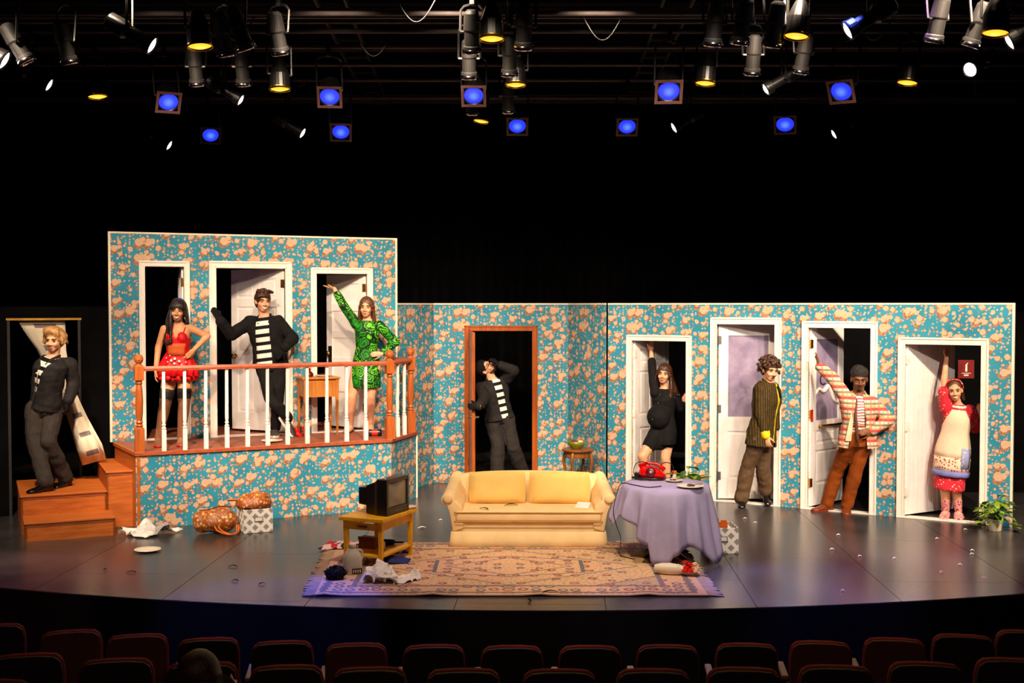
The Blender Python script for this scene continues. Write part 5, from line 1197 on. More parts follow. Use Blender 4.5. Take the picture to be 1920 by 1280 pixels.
    def openfront(s, o, xl, xr, tmin=-.5, tmax=1.05, solid=.008, lo=.02):
        """cut a clean front opening: xl, xr = (x at hip level, x at neck level) in the torso frame"""
        bm = bmesh.new(); bm.from_mesh(o.data); oc = s.hipC-s.base
        def plane(x0, x1):
            p0 = oc+s.right*x0; p1 = oc+s.right*x1+s.up*s.len; return p0, (p1-p0).cross(s.fwd).normalized()
        for (x0, x1) in (xl, xr):
            p, n_ = plane(x0, x1); bmesh.ops.bisect_plane(bm, geom=bm.verts[:]+bm.edges[:]+bm.faces[:], plane_co=p, plane_no=n_, dist=1e-5)
        dele = []
        for f in bm.faces:
            c = f.calc_center_median()-oc; u = c.dot(s.up)/s.len; x = c.dot(s.right); y = c.dot(s.fwd)
            if y > lo and tmin < u < tmax and xl[0]+(xl[1]-xl[0])*u-1e-4 < x < xr[0]+(xr[1]-xr[0])*u+1e-4: dele.append(f)
        bmesh.ops.delete(bm, geom=dele, context='FACES'); bm.to_mesh(o.data); bm.free()
        m = o.modifiers.new('solid', 'SOLIDIFY'); m.thickness = solid; m.offset = -1
    def features(s, brow='hair_dark_brown', lip='lip', smile=0, eyes=True, brows=True, mouth=True, squint=1.0):
        for sx in (-1, 1):
            if eyes:
                b = MB(); s.hell(b, (sx*.031, .0815, -.002), .0126, .009, .0056*squint, 12, 8); e = s.raw(b, 'eye', 'eye_white')
                b = MB(); s.hell(b, (sx*.031, .0895, -.002), .0062, .003, .0058*squint, 10, 6); s.raw(b, 'iris', 'iris', parent=e)
                b = MB(); b.tube([s.h(sx*.016, .089, .004), s.h(sx*.031, .0925, .0085*squint), s.h(sx*.047, .084, .003)], .0022*s.sc, 5); s.raw(b, 'eyelash', 'iris', parent=e)
            if brows: b = MB(); b.tube([s.h(sx*.014, .097, .020), s.h(sx*.032, .097, .027), s.h(sx*.052, .082, .021)], [.004*s.sc, .0045*s.sc, .0025*s.sc], 6); s.raw(b, 'eyebrow', brow)
        if mouth:
            w_ = .022+.010*smile; zc = .006+.012*smile; b = MB()
            up_ = [s.h(x*w_, .0975-.022*x*x, -.062+zc*x*x*(1 if smile else .1)) for x in (-1, -.6, -.2, .2, .6, 1)]; lo_ = [s.h(x*w_, .0975-.022*x*x, -.072-.008*smile+(zc+.008*smile)*x*x) for x in (-1, -.6, -.2, .2, .6, 1)]
            b.tube(up_, [.0015, .003, .0034, .0034, .003, .0015], 6); b.tube(lo_, [.0015, .0032, .004, .004, .0032, .0015], 6); m = s.raw(b, 'mouth', lip)
            if smile > .4:
                b = MB(); b.sheet([[p+(q-p)*.12 for p, q in zip(up_, lo_)], [p+(q-p)*.85 for p, q in zip(up_, lo_)]]); b.v = [p+s.face*.0025 for p in b.v]; s.raw(b, 'teeth', 'teeth', parent=m, solid=.003)
    def shoe(s, k, mat, grow=.008, h_=.95, L=.265, heel=0, sole=None, name='shoe'):
        b = MB(); s.foot(b, k, grow, h_, L); o = s.part(b, name, mat, .007, 0, 2)
        f, u, r_, hl = s.foot_frame(k); z = s.sc
        if sole:
            P = [(-.02, .02), (-.005, .04), (.05, .045), (.1, .046), (.17, .056), (.22, .054), (.26, .04), (.275, .015)]
            pts = [hl+f*(x*z*L/.26)+r_*w_*z for x, w_ in P]+[hl+f*(x*z*L/.26)-r_*w_*z for x, w_ in P[::-1]]
            b = MB(); b.loft([[p-u*.004 for p in pts], [p+u*.022*z for p in pts]]); s.raw(b, 'sole', sole, False, parent=o)
        return o
    def haircap(s, b, grow=.012, front=.0, low=-.02):
        s.hell(b, (0, -.022, .036+front*.3), .076+grow, .092+grow, .084+grow, 22, 14); s.hell(b, (0, -.05, -.01), .07+grow, .06+grow, .07+grow)
def J_(**k): return k
def seg(b, pts, rs, n=8): b.tube(smooth_path([Vector(p) for p in pts], 4), [rs[min(int(i/4*1), len(rs)-2)]+(rs[min(int(i/4)+1, len(rs)-1)]-rs[min(int(i/4), len(rs)-2)])*((i % 4)/4) for i in range((len(pts)-1)*4+1)], n)
def strand_hair(f, b, roots, ends, r0=.02, r1=.008, sag=.03):
    for p, q in zip(roots, ends):
        p, q = Vector(p), Vector(q); mid = (p+q)/2+Vector((0, 0, sag)); seg(b, [p, mid, q], [r0, (r0+r1)/2+.004, r1])

def fringe(f, b, n, x0, x1, tip=.035, r0=.013, sweep=.0, lift=0.0, seed=1):
    s_ = random.Random(seed)
    def top(x, y): return .036+.094*math.sqrt(max(.08, 1-(x/.088)**2-((y+.022)/.112)**2))
    for i in range(n):
        x = x0+(x1-x0)*i/(n-1); q = 1-(x/.12)**2; t_ = tip+s_.uniform(-.006, .006)
        seg(b, [f.h(x*.7, -.02, top(x*.7, -.02)-.004+lift), f.h(x*.85+sweep*.3, .04*q, top(x*.85, .04*q)-.004+lift), f.h(x+sweep*.7, .082*q, max(t_+.012, .072+lift*.5-.2*abs(x))), f.h(x*1.08+sweep, .094*q, t_-.12*abs(x))], [r0, r0, r0*.9, r0*.5])
def jacket(f, mat, xl, xr, hem=-.12, grow=.03, cuffs=.0, fx=1.0, wrinkle=.009, top=1.0, collar=True, flare=0, solid=.008, sleeve_up=.97, cw=1.0):
    pr = [(t, w_*(1+flare*max(0, .3-t)), d_*(1+flare*max(0, .3-t)), sh) for (t, w_, d_, sh) in PROF_M if t > 0.05]
    pr = [(hem, .168*(1+flare*.4)*cw, .125*(1+flare*.4), 0), (hem*.3, .172*cw*(1+flare*.2), .128, 0)]+[q for q in pr if q[0] < 1.0]+[(.99, .075, .075, 0)]
    b = MB(); f.torso(b, grow, prof=pr, fx=fx)
    for k in 'ab': cap(b, f.spine(.84), f.J['s'+k], .06*f.sc+grow*.6, .056*f.sc+grow)
    for k in 'ab': f.arm(b, k, grow*.85, .2)
    o = f.part(b, 'jacket', mat, .0095, wrinkle, 3)
    if xl is not None: f.openfront(o, xl, xr, solid=solid)
    for k in 'ab':
        b = MB(); f.arm(b, k, grow*.8, sleeve_up, .02, cuff=cuffs); f.part(b, 'sleeve', mat, .009, wrinkle*.9, 2, seed=4, parent=o)
    if collar:
        b = MB(); c0 = f.spine(.965); 
        for sg in (-1, 1):
            b.tube([c0-f.fwd*.075*f.sc+f.up*.035, c0+f.right*(sg*.07*f.sc)-f.fwd*.02+f.up*.035, c0+f.right*(sg*.075*f.sc)+f.fwd*.06*f.sc-f.up*.005, c0+f.right*(sg*.06*f.sc)+f.fwd*.115*f.sc-f.up*.07], [.016, .02, .02, .012], 8)
        f.part(b, 'collar', mat, .007, 0, 2, parent=o)
    return o
def trousers(f, mat, grow=.02, flare=.03, top=.12, wrinkle=.009, upto=.985, pr=None):
    b = MB(); f.torso(b, grow*.7, prof=pr or [(-.12, .10, .10, 0), (-.02, .165, .12, -.008), (top, .16, .115, -.005)])
    for k in 'ab': f.leg(b, k, grow, upto, flare=flare); cap(b, f.spine(.0), f.J['h'+k], .09*f.sc+grow, .088*f.sc+grow)
    return f.part(b, 'trousers', mat, .0095, wrinkle, 3, seed=2, wsc=(9, 9, 12))
def shirt(f, mat, grow=.012, hem=-.02, top=.98, fx=1.0):
    pr = [(hem, .165, .12, 0), (.10, .166, .12, 0)]+[q for q in PROF_M if .2 < q[0] < top]+[(top, .082, .075, 0)]
    b = MB(); f.torso(b, grow, prof=pr, fx=fx)
    for k in 'ab': cap(b, f.spine(.84), f.J['s'+k], .055*f.sc+grow, .05*f.sc+grow)
    return f.part(b, 'shirt', mat, .009, .004, 3)
def glove(f, k, d, n, thumb, curl=.25, mat='glove', spread=.12):
    b = MB(); f.hand(b, k, d, n, thumb, curl, .004, spread); W_ = f.J['w'+k]; dd = Vector(d).normalized(); cap(b, W_-dd*.05, W_+dd*.01, .036*f.sc, .034*f.sc); return f.part(b, 'glove', mat, .006, 0, 1)

# ---- burglar stepping out of the black doorway
f = Fig('person in black jacket and striped shirt stepping onto the stair landing', 12.95, J_(head=(102, 637, -.03), neck=(100, 668, 0), sa=(77, 687, -.04), sb=(130, 684, .08), ea=(70, 718, .20), wa=(84, 748, .27), eb=(138, 716, .12), wb=(128, 752, .02), ha=(66, 768, 0), hb=(100, 768, .04),
    ka=(64, 822, -.12), aa=(87, 906, 'G'), ta=(60, 919, -.4), kb=(90, 829, -.16), ab=(124, 897, .12), tb=(110, 912, -.02)), (-.62, -.78, 0), (-.04, -.98, -.1), (.05, 0, 1), 1.0, gz=z_m)
f.body([('a', (.3, .1, -1), (0, 1, 0), 1, .5)]); f.features('hair_blond', 'lip', squint=.8)
glove(f, 'b', (-.08, -.1, -1), (-1, .2, 0), 1, .45)
shirt(f, 'striped_shirt'); jacket(f, 'black_jacket', (.0, -.105), (-.05, .15), hem=.02, grow=.032, cuffs=.006)
b = MB(); c0 = f.spine(.1); b.tube([f.spine(.02)+f.fwd*.165+f.right*.012, f.spine(.45)+f.fwd*.152+f.right*.014, f.spine(.75)+f.fwd*.165+f.right*.022], .005, 6); f.raw(b, 'zip', 'zip_metal')
trousers(f, 'trouser_char', .026, .035)
b = MB(); f.torso(b, .03, prof=[(.03, .158, .115, 0), (.09, .157, .113, 0)]); f.part(b, 'belt', 'shoe_black', .009)
f.shoe('a', 'shoe_black', sole=None); f.shoe('b', 'shoe_black')
b = MB(); f.haircap(b, .012); s_ = random.Random(3)
for i in range(44):
    an = -1.95+3.9*i/43+s_.uniform(-.08, .08); o1 = s_.uniform(0, .012); zt_ = s_.uniform(.01, .07); p0 = f.h(math.sin(an)*.074, -.02-math.cos(an)*.082, zt_+.02); p1 = f.h(math.sin(an)*(.092+o1), -.02-math.cos(an)*(.10+o1), zt_-.03); p2 = f.h(math.sin(an)*(.086+o1*1.5), -.02-math.cos(an)*(.094+o1), -.02+s_.uniform(-.02, .03)); p3 = f.h(math.sin(an)*(.097+o1*2), -.02-math.cos(an)*(.10+o1*2), -.035+s_.uniform(-.02, .025)); seg(b, [p0, p1, p2, p3], [.013, .013, .011, .005])
for i in range(16):
    x = -.066+.132*i/15; q = 1-(x/.12)**2; j_ = s_.uniform(-.006, .006); seg(b, [f.h(x*1.05, .074*q, .066-.35*abs(x)), f.h(x+.01+j_, .078*q, .098-.3*abs(x)), f.h(x*.95+.018+j_, .04*q, .128-.25*abs(x)+j_), f.h(x*.9+.02, -.03, .122-.2*abs(x))], [.007, .012, .013, .009])
f.part(b, 'hair', 'hair_blond', .008, .004, 1)

# ---- person in red lingerie
f = Fig('smiling person in a red ruffled babydoll with black stockings', 13.38, J_(head=(334, 582, -.04), neck=(335, 606, 0), sa=(308, 617, 0), sb=(356, 615, 0), ea=(297, 651, .02), wa=(292, 694, -.06), eb=(389, 630, .06), wb=(364, 655, -.04), ha=(320, 695, 0), hb=(347, 695, 0),
    ka=(309, 761, -.05), aa=(297, 822, 'G'), ta=(293, 842, -.5), kb=(345, 760, -.05), ab=(339, 820.5, 'G'), tb=(337, 838, -.5)), (.05, -1, 0), (.12, -.97, -.05), (.06, 0, 1), .95, True, 'skin_tan', PZ+.0)
f.body([('a', (.05, -.15, -1), (1, .1, 0), 1, .3), ('b', (-.35, -.5, -.5), (-.6, .5, .1), 1, .3)]); f.features('hair_black', 'lip_red', .8)
pr = [(.40, .122, .092, .01), (.60, .138, .11, .018), (.69, .142, .112, .014)]
b = MB(); f.torso(b, .008, prof=pr)
for sg in (-1, 1): b.ell(f.spine(.70)+f.right*sg*.058+f.fwd*.085, .066, .058, .068, f.hm.to_3x3().normalized().to_4x4())
bod = f.part(b, 'bodice', 'lingerie_red', .008, .002, 2)
b = MB(); f.torso(b, .010, prof=[(.30, .13, .1, .012), (.42, .121, .093, .012), (.60, .133, .102, .016)]); f.part(b, 'corset_side', 'lingerie_red', .008, 0, 2)
rings = [[f.spine(t)+f.fwd*sh+f.right*(w_*math.sin(a_))+f.fwd*(d_*math.cos(a_)) for a_ in [-.8+1.6*i/12 for i in range(13)]] for (t, w_, d_, sh) in ((.34, .138, .112, .012), (.42, .134, .109, .012), (.50, .138, .112, .014), (.585, .146, .118, .016))]
b = MB(); b.loft(rings, False, False); f.raw(b, 'sheer_panel', 'sheer_orange', solid=.004)
for sg in (-1, 1):
    b = MB(); b.tube([f.spine(.74)+f.right*sg*.07+f.fwd*.125, f.spine(.9)+f.right*sg*.085+f.fwd*.075, f.spine(.95)+f.right*sg*.09, f.spine(.88)+f.right*sg*.08-f.fwd*.08], .005, 6); f.raw(b, 'strap', 'lingerie_red', parent=bod)
    b = MB(); f.torso(b, .013, prof=[(.30, .13, .1, .01), (.45, .125, .095, .01), (.6, .137, .104, .015)]); 
rings = []
for (t, w_, d_, am) in ((.38, .132, .104, 0), (.26, .165, .125, .006), (.12, .20, .155, .014), (.0, .222, .175, .02), (-.02, .21, .165, .02), (-.10, .225, .175, .026)):
    rings.append([f.spine(t)+f.right*((w_+am*math.sin(q*2*math.pi/72*13+t*9))*math.cos(q*2*math.pi/72))+f.fwd*((d_+am*math.sin(q*2*math.pi/72*13+t*9))*math.sin(q*2*math.pi/72)) for q in range(72)])
b = MB(); b.loft(rings, False); sk = f.raw(b, 'ruffle_skirt', 'lingerie_red', True, solid=.005)
rings = []
for (t, w_, d_) in ((-.09, .20, .16), (-.19, .212, .165)): rings.append([f.spine(t)+f.right*((w_+.018*math.sin(q*.55*3.14))*math.cos(q*2*math.pi/72))+f.fwd*((d_+.018*math.sin(q*.55*3.14))*math.sin(q*2*math.pi/72)) for q in range(72)])
b = MB(); b.loft(rings, False); f.raw(b, 'ruffle_trim', 'lingerie_red', True, parent=sk, solid=.004)
for i, (x, t, r_) in enumerate([(0, .27, .016), (-.04, .23, .014), (.05, .22, .014), (.0, .17, .014), (-.08, .2, .008), (.1, .3, .008), (-.1, .28, .007), (.08, .15, .008), (-.06, .33, .008), (.12, .2, .008)]):
    b = MB(); dd = .128+.17*max(0, .38-t); b.ell(f.spine(t)+f.right*x+f.fwd*(dd*math.sqrt(max(.1, 1-(x/.2)**2))+.012), r_, .006, r_, n=10, k=6); f.raw(b, 'sequin', 'teeth', parent=sk)
b = MB(); f.torso(b, .008, prof=[(-.12, .10, .10, 0), (-.02, .166, .121, -.01), (.08, .166, .12, -.01)]); f.part(b, 'briefs', 'lingerie_red', .009)
for k in 'ab':
    b = MB(); f.leg(b, k, .004, 1.0, .34); f.foot(b, k, .003); st2 = f.part(b, 'stocking', 'stocking', .008, 0, 2)
    b = MB(); f.leg(b, k, .007, .37, .29); f.part(b, 'stocking_top', 'stocking_top', .008, 0, 2, parent=st2); f.shoe(k, 'shoe_red', .007, .6, .25)
b = MB(); f.haircap(b, .014)
fringe(f, b, 12, -.064, .064, .034, .013)
L1, L2 = [], []
for i in range(14):
    u = i/13; L1.append(f.h(.072-.005*u, .035-.11*u, .05)); L2.append(D(320-13*u+3*math.sin(i*2.4), 648-14*abs(u-.35), 13.38-.15+.17*u))
strand_hair(f, b, L1, L2, .024, .012, .05)
L1, L2 = [], []
for i in range(9): u = i/8; L1.append(f.h(-.07, .03-.1*u, .03)); L2.append(D(351+3*u, 604+6*u, 13.38-.05+.14*u))
strand_hair(f, b, L1, L2, .02, .014, .0)
L1 = [f.h(-.06+.12*i/7, -.09, .04) for i in range(8)]; L2 = [f.spine(.72)-f.fwd*.12+f.right*(-.1+.2*i/7) for i in range(8)]; strand_hair(f, b, L1, L2, .026, .016, .05)
f.part(b, 'hair', 'hair_black', .009, .004, 1)

# ---- burglar with crossed ankles on the platform
f = Fig('smiling person in open black jacket and striped shirt with crossed ankles', 14.35, J_(head=(493, 565, -.03), neck=(496, 593, 0), sa=(468, 605, 0), sb=(522, 604, 0), ea=(434, 627, -.12), wa=(412, 600, -.27), eb=(549, 634, -.02), wb=(533, 652, -.2), ha=(494, 684, 0), hb=(522, 684, 0),
    ka=(507, 748, -.13), aa=(541, 784, -.2), ta=(556, 816, -.22), kb=(521, 745, -.03), ab=(516, 803, 'G'), tb=(512, 822, -.5)), (.0, -1, 0), (.42, -.88, -.05), (.05, 0, 1), 1.0, gz=PZ)
f.body([]); f.features('hair_dark_brown', 'lip', 1.0)
glove(f, 'a', (-.45, -.1, .85), (-.6, .55, 0), -1, .15); glove(f, 'b', (-.55, -.12, -.65), (-.1, .95, -.1), 1, .2)
shirt(f, 'striped_shirt', .014); jacket(f, 'black_knit', (-.155, -.085), (.05, .075), hem=-.03, grow=.034, cuffs=.008, fx=1.08)
trousers(f, 'trouser_black', .016, .02); f.shoe('a', 'shoe_grey', .009, .9, .27, sole='sole_white'); f.shoe('b', 'shoe_grey', .009, .9, .27, sole='sole_white')
b = MB(); c0 = f.spine(1.0); b.tube([c0+f.right*(.062*math.cos(q*.524))+f.fwd*(.062*math.sin(q*.524)+.012)-f.up*(.02+.012*math.sin(q*.524)) for q in range(13)], .008, 6); f.raw(b, 'neck_ribbing', 'collar_white')
b = MB(); f.haircap(b, .012); s_ = random.Random(5)
for i in range(40):
    x = s_.uniform(-.07, .07); y = s_.uniform(-.06, .06); strand_hair(f, b, [f.h(x, y, .10)], [f.h(x*1.15+s_.uniform(-.02, .02), y+.035, .122+s_.uniform(-.02, .02)-.8*abs(x)*.4)], .014, .006, .012)
fringe(f, b, 10, -.06, .06, .058, .013, .014, .006)
f.part(b, 'hair', 'hair_dark_brown', .008, .005, 1)

# ---- person in green dress
f = Fig('person in a green botanical minidress with one arm raised', 14.72, J_(head=(687, 576, -.03), neck=(689, 599, 0), sa=(668, 608, 0), sb=(711, 610, 0), ea=(645, 574, -.05), wa=(627, 541, -.05), eb=(741, 641, .06), wb=(716, 663, -.1), ha=(673, 690, 0), hb=(700, 690, 0),
    ka=(659, 742, -.06), aa=(657, 797, 'G'), ta=(636, 812, -.3), kb=(695, 743, -.03), ab=(694, 796, 'G'), tb=(699, 812, -.5)), (.04, -1, 0), (-.02, -1, -.02), (.03, 0, 1), .96, True, 'skin_light', PZ)
f.body([('a', (-.95, -.2, .22), (.1, .1, 1), -1, .1), ('b', (-1, -.25, -.05), (0, .9, -.1), 1, .25)]); f.features('hair_brown', 'lip', 0)
pr = [(-.40, .185, .15, .0), (-.22, .185, .148, 0), (-.05, .182, .136, -.008), (.10, .172, .126, -.01), (.40, .128, .098, .01), (.66, .14, .115, .018), (.74, .144, .122, .02), (.86, .142, .095, 0), (.95, .088, .073, 0), (.985, .066, .062, 0)]
b = MB(); f.torso(b, .012, prof=pr)
for k in 'ab': cap(b, f.spine(.85), f.J['s'+k], .052, .056)
dr_ = f.part(b, 'dress', 'green_botanical', .009, .005, 3, wsc=(5, 5, 5))
for k in 'ab': b = MB(); f.arm(b, k, .016, .93 if k == 'b' else .84, 0.0); f.part(b, 'sleeve', 'green_botanical', .009, .006, 2, parent=dr_)
for k in 'ab': f.shoe(k, 'shoe_tan', .006, .55, .245)
b = MB(); f.haircap(b, .010)
for sg in (-1, 1):
    L1 = [f.h(sg*.012, .06-.09*i/6, .105-.01*abs(i-2)) for i in range(7)]; L2 = [f.h(sg*.08, .03-.1*i/6, .0) for i in range(7)]; strand_hair(f, b, L1, L2, .014, .012, .035)
    L1 = [f.h(sg*.075, -.0-.09*i/6, .02) for i in range(7)]; L2 = [f.spine(.83)+f.right*(-sg*(.11-.02*i))-f.fwd*(.02+.08*i/6) for i in range(7)]; strand_hair(f, b, L1, L2, .02, .01, -.01)
f.part(b, 'hair', 'hair_brown', .008, .004, 1)

# ---- burglar leaning back in the brown doorway
f = Fig('person in beanie and striped shirt leaning back in the brown doorway', 15.72, J_(head=(911, 690, -.02), neck=(922, 710, 0), sa=(902, 728, -.08), sb=(942, 718, .05), ea=(908, 748, -.36), wa=(898, 762, -.62), eb=(963, 694, -.12), wb=(938, 684, -.17), ha=(923, 785, 0), hb=(949, 782, .03),
    ka=(934, 836, -.05), aa=(931, 899, 'G'), ta=(925, 915, -.5), kb=(962, 838, .02), ab=(982, 893, 'G'), tb=(1010, 900, .0)), (.30, -.95, 0), (.45, -.62, .62), (-.75, -.2, .6), .98, gz=0)
f.body([]); f.features('hair_dark_brown', 'lip', 0, squint=.5)
glove(f, 'a', (-1, .02, .0), (.0, 1, .0), -1, .5); glove(f, 'b', (-.75, -.15, .55), (-.3, .3, -.6), 1, .25)
shirt(f, 'striped_shirt', .014); jacket(f, 'black_jacket', (.0, -.03), (.10, .085), hem=-.04, grow=.034, cuffs=.004)
trousers(f, 'trouser_grey', .03, .05); f.shoe('a', 'shoe_black'); f.shoe('b', 'shoe_black')
b = MB(); f.hell(b, (0, -.028, .042), .09, .106, .094, 24, 16); f.hell(b, (0, -.05, .015), .086, .082, .075); f.part(b, 'beanie', 'black_knit', .008, .003, 2)
b = MB(); f.hell(b, (0, .05, -.085), .043, .04, .03); f.hell(b, (0, .025, -.075), .06, .05, .026); f.part(b, 'beard', 'hair_dark_brown', .007, .003, 1)
b = MB(); b.tube([f.h(-.075, .02, .0), f.h(-.055, .088, .002), f.h(0, .105, .004), f.h(.055, .088, .002), f.h(.075, .02, .0)], .004, 6); f.raw(b, 'glasses', 'lens_dark')
b = MB(); W_ = f.J['wa']; b.tube([W_+Vector((.02+.0*q, .036*math.cos(q*.785), .036*math.sin(q*.785))) for q in range(9)], .007, 6); f.raw(b, 'wristwatch', 'brass')

# ---- pregnant person in black dress
f = Fig('pregnant person in a black minidress reaching up in the doorway', 14.93, J_(head=(1245, 701, -.03), neck=(1246, 727, 0), sa=(1228, 737, -.04), sb=(1263, 741, .05), ea=(1223, 692, .12), wa=(1221, 658, .27), eb=(1276, 764, .1), wb=(1283, 757, .12), ha=(1233, 810, -.02), hb=(1253, 810, .04),
    ka=(1205, 855, -.16), aa=(1214, 916.4, .02), ta=(1203, 925, -.2), kb=(1248, 858, -.02), ab=(1252, 915, 'G'), tb=(1245, 930, -.4)), (-.62, -.78, 0), (-.28, -.95, .02), (.12, 0, 1), .95, True, 'skin_light', 0)
f.body([('a', (.05, .1, 1), (.2, -.9, 0), -1, .2), ('b', (.12, -.1, 1), (.6, .6, 0), 1, .3)]); f.features('hair_dark_brown', 'lip', .1)
pr = [(-.26, .168, .135, .0), (-.14, .17, .14, 0), (.0, .175, .132, -.008), (.10, .17, .13, -.005), (.40, .135, .105, .01), (.66, .142, .118, .018), (.74, .146, .124, .02), (.86, .142, .097, 0), (.95, .092, .075, 0), (.985, .07, .065, 0)]
b = MB(); f.torso(b, .012, prof=pr); b.ell(f.spine(.36)+f.fwd*.12, .15, .15, .155, n=22, k=14); b.ell(f.spine(.42)+f.fwd*.07, .15, .13, .15, n=22, k=14); f.leg(b, 'a', .014, .27); f.leg(b, 'b', .014, .22); cap(b, f.J['ha']+(f.J['ka']-f.J['ha'])*.5, f.J['hb']+(f.J['kb']-f.J['hb'])*.42, .085, .085); cap(b, f.J['ha']+(f.J['ka']-f.J['ha'])*.25, f.J['hb']+(f.J['kb']-f.J['hb'])*.2, .1, .1)
for k in 'ab': cap(b, f.spine(.85), f.J['s'+k], .055, .06)
dr_ = f.part(b, 'dress', 'black_dress', .009, .005, 3)
for k in 'ab': b = MB(); f.arm(b, k, .016, .72 if k == 'a' else .9, 0.0); f.part(b, 'sleeve', 'black_dress', .009, .006, 2, parent=dr_)
for i in range(7): b = MB(); t = .86-.09*i; b.ell(f.spine(t)+f.fwd*((.10, .128, .142, .15, .20, .255, .27)[i]), .007, .007, .007, n=8, k=6); f.raw(b, 'button', 'zip_metal', parent=dr_)
for k in 'ab': f.shoe(k, 'shoe_black', .006, .55, .245)
b = MB(); f.haircap(b, .012)
for sg in (-1, 1): L1 = [f.h(sg*.012, .06-.09*i/6, .105-.01*abs(i-2)) for i in range(7)]; L2 = [f.h(sg*.084, .035-.1*i/6, -.02) for i in range(7)]; strand_hair(f, b, L1, L2, .015, .013, .035)
s_ = random.Random(12)
for i in range(22):
    u = i/21; a0 = f.h(-.07-.008*math.sin(u*3), .03-.12*u, .05-.03*u); e = D(1257+19*u+s_.uniform(-3, 3), 746-8*u+s_.uniform(-8, 4), 14.93-.14+.2*u); m1 = f.h(-.092-.012*u, .02-.11*u, -.06); m2 = (m1+e)/2+Vector((s_.uniform(-.02, .02), s_.uniform(-.02, .02), .01)); seg(b, [a0, m1, m2, e], [.014, .015, .013, .005])
for i in range(14):
    u = i/13; a0 = f.h(.07, .03-.12*u, .04); e = f.spine(.84)-f.right*(.10-.03*u)+f.fwd*(.05-.18*u); m1 = f.h(.09, .02-.11*u, -.05); seg(b, [a0, m1, (m1+e)/2+Vector((s_.uniform(-.015, .015), 0, 0)), e], [.014, .015, .013, .007])
f.part(b, 'hair', 'hair_dark_brown', .009, .005, 1)

# ---- curly haired person in pinstripe jacket
f = Fig('curly haired person in olive pinstripe jacket leaning against the door casing', 13.92, J_(head=(1443, 693, -.04), neck=(1440, 714, 0), sa=(1427, 731, -.10), sb=(1448, 729, .13), ea=(1426, 774, -.13), wa=(1436, 817, -.16), eb=(1450, 770, .16), wb=(1455, 805, .14), ha=(1421, 822, -.06), hb=(1434, 822, .09),
    ka=(1402, 876, .12), aa=(1390, 935, 'G'), ta=(1394, 955, -.7), kb=(1430, 874, .16), ab=(1436, 919, .33), tb=(1440, 942, .2)), (.72, -.70, 0), (.30, -.93, -.18), (.06, 0, 1), .98, gz=0)
f.body([('a', (.25, -.1, -1), (.6, .8, 0), 1, .45), ('b', (.1, 0, -1), (-1, .0, 0), 1, .3)]); f.features('hair_dark_brown', 'lip_brown', 0)
b = MB(); b.tube([f.h(-.018, .108, -.052), f.h(-.008, .112, -.05), f.h(0, .113, -.053), f.h(.008, .112, -.05), f.h(.018, .108, -.052)], [.003, .006, .005, .006, .003], 6); f.raw(b, 'moustache', 'hair_afro')
shirt(f, 'yellow_shirt', .014); o = jacket(f, 'pinstripe', (.03, .0), (.085, .09), hem=-.12, grow=.03, wrinkle=.008, flare=.25, sleeve_up=.95)
b = MB(); f.arm(b, 'a', .028, .985, .93); f.part(b, 'cuff', 'yellow_shirt', .008)
trousers(f, 'trouser_tweed', .024, .045); f.shoe('a', 'shoe_black'); f.shoe('b', 'shoe_black')
b = MB(); f.haircap(b, .012); s_ = random.Random(8)
for i in range(190):
    an = s_.uniform(-math.pi, math.pi); el = s_.uniform(-.55, 1.5); 
    if abs(an) < .75 and el < .42: continue
    rr = .118+s_.uniform(-.012, .014); p = f.h(math.sin(an)*math.cos(el)*rr*1.0, -.015+math.cos(an)*math.cos(el)*rr*.98, .03+math.sin(el)*rr*.95); r_ = s_.uniform(.012, .021); b.ell(p, r_, r_, r_, n=8, k=6)
f.part(b, 'hair', 'hair_dark_brown', .0075, .005, 0)
b = MB(); b.tube([f.spine(.93)+f.fwd*.10+f.right*.05, f.spine(.75)+f.fwd*.155+f.right*.075], [.02, .012], 6); f.raw(b, 'lapel', 'black_matte')

# ---- person in plaid jacket
f = Fig('person in a pink plaid jacket and rust trousers propped in the doorway', 13.44, J_(head=(1611, 710, -.04), neck=(1610, 738, 0), sa=(1586, 745, .02), sb=(1635, 756, -.03), ea=(1561, 709, .14), wa=(1535, 686, .33), eb=(1666, 786, -.07), wb=(1634, 808, -.17), ha=(1596, 826, 0), hb=(1620, 826, 0),
    ka=(1570, 881, .26), aa=(1551, 943, 'G'), ta=(1505, 958, .28), kb=(1604, 884, .1), ab=(1588, 947, 'G'), tb=(1579, 972, -.7)), (-.10, -1, 0), (-.16, -.95, -.22), (.0, 0, 1), 1.0, False, 'skin_brown', 0)
f.body([('a', (-.25, -.2, 1), (-.9, .3, 0), -1, .1, 0, .3), ('b', (-1, -.25, -.1), (0, .9, -.2), 1, .25)]); f.features('hair_afro', 'lip_brown', .2)
b = MB(); b.tube([f.h(-.022, .104, -.054), f.h(-.01, .11, -.051), f.h(0, .111, -.053), f.h(.01, .11, -.051), f.h(.022, .104, -.054)], [.002, .004, .003, .004, .002], 6); f.raw(b, 'moustache', 'hair_afro')
b = MB(); f.hell(b, (0, .062, -.098), .022, .02, .014); f.raw(b, 'goatee', 'hair_afro')
shirt(f, 'stripe_pink', .014, .2); o = jacket(f, 'plaid', (-.125, -.045), (.075, .03), hem=-.14, grow=.032, wrinkle=.007, flare=.5, sleeve_up=.96)
b = MB(); b.prism([(-.165, .0), (-.10, .0), (-.075, .34), (-.10, .36)], 0, .012, Matrix.Translation(f.spine(.02)+f.fwd*.135) @ Matrix((f.right, f.up, f.fwd)).transposed().to_4x4()); f.raw(b, 'lining', 'cream_lining', False)
pr = [(-.12, .10, .10, 0), (-.02, .165, .12, -.008), (.12, .162, .118, -.005), (.36, .152, .112, .008)]
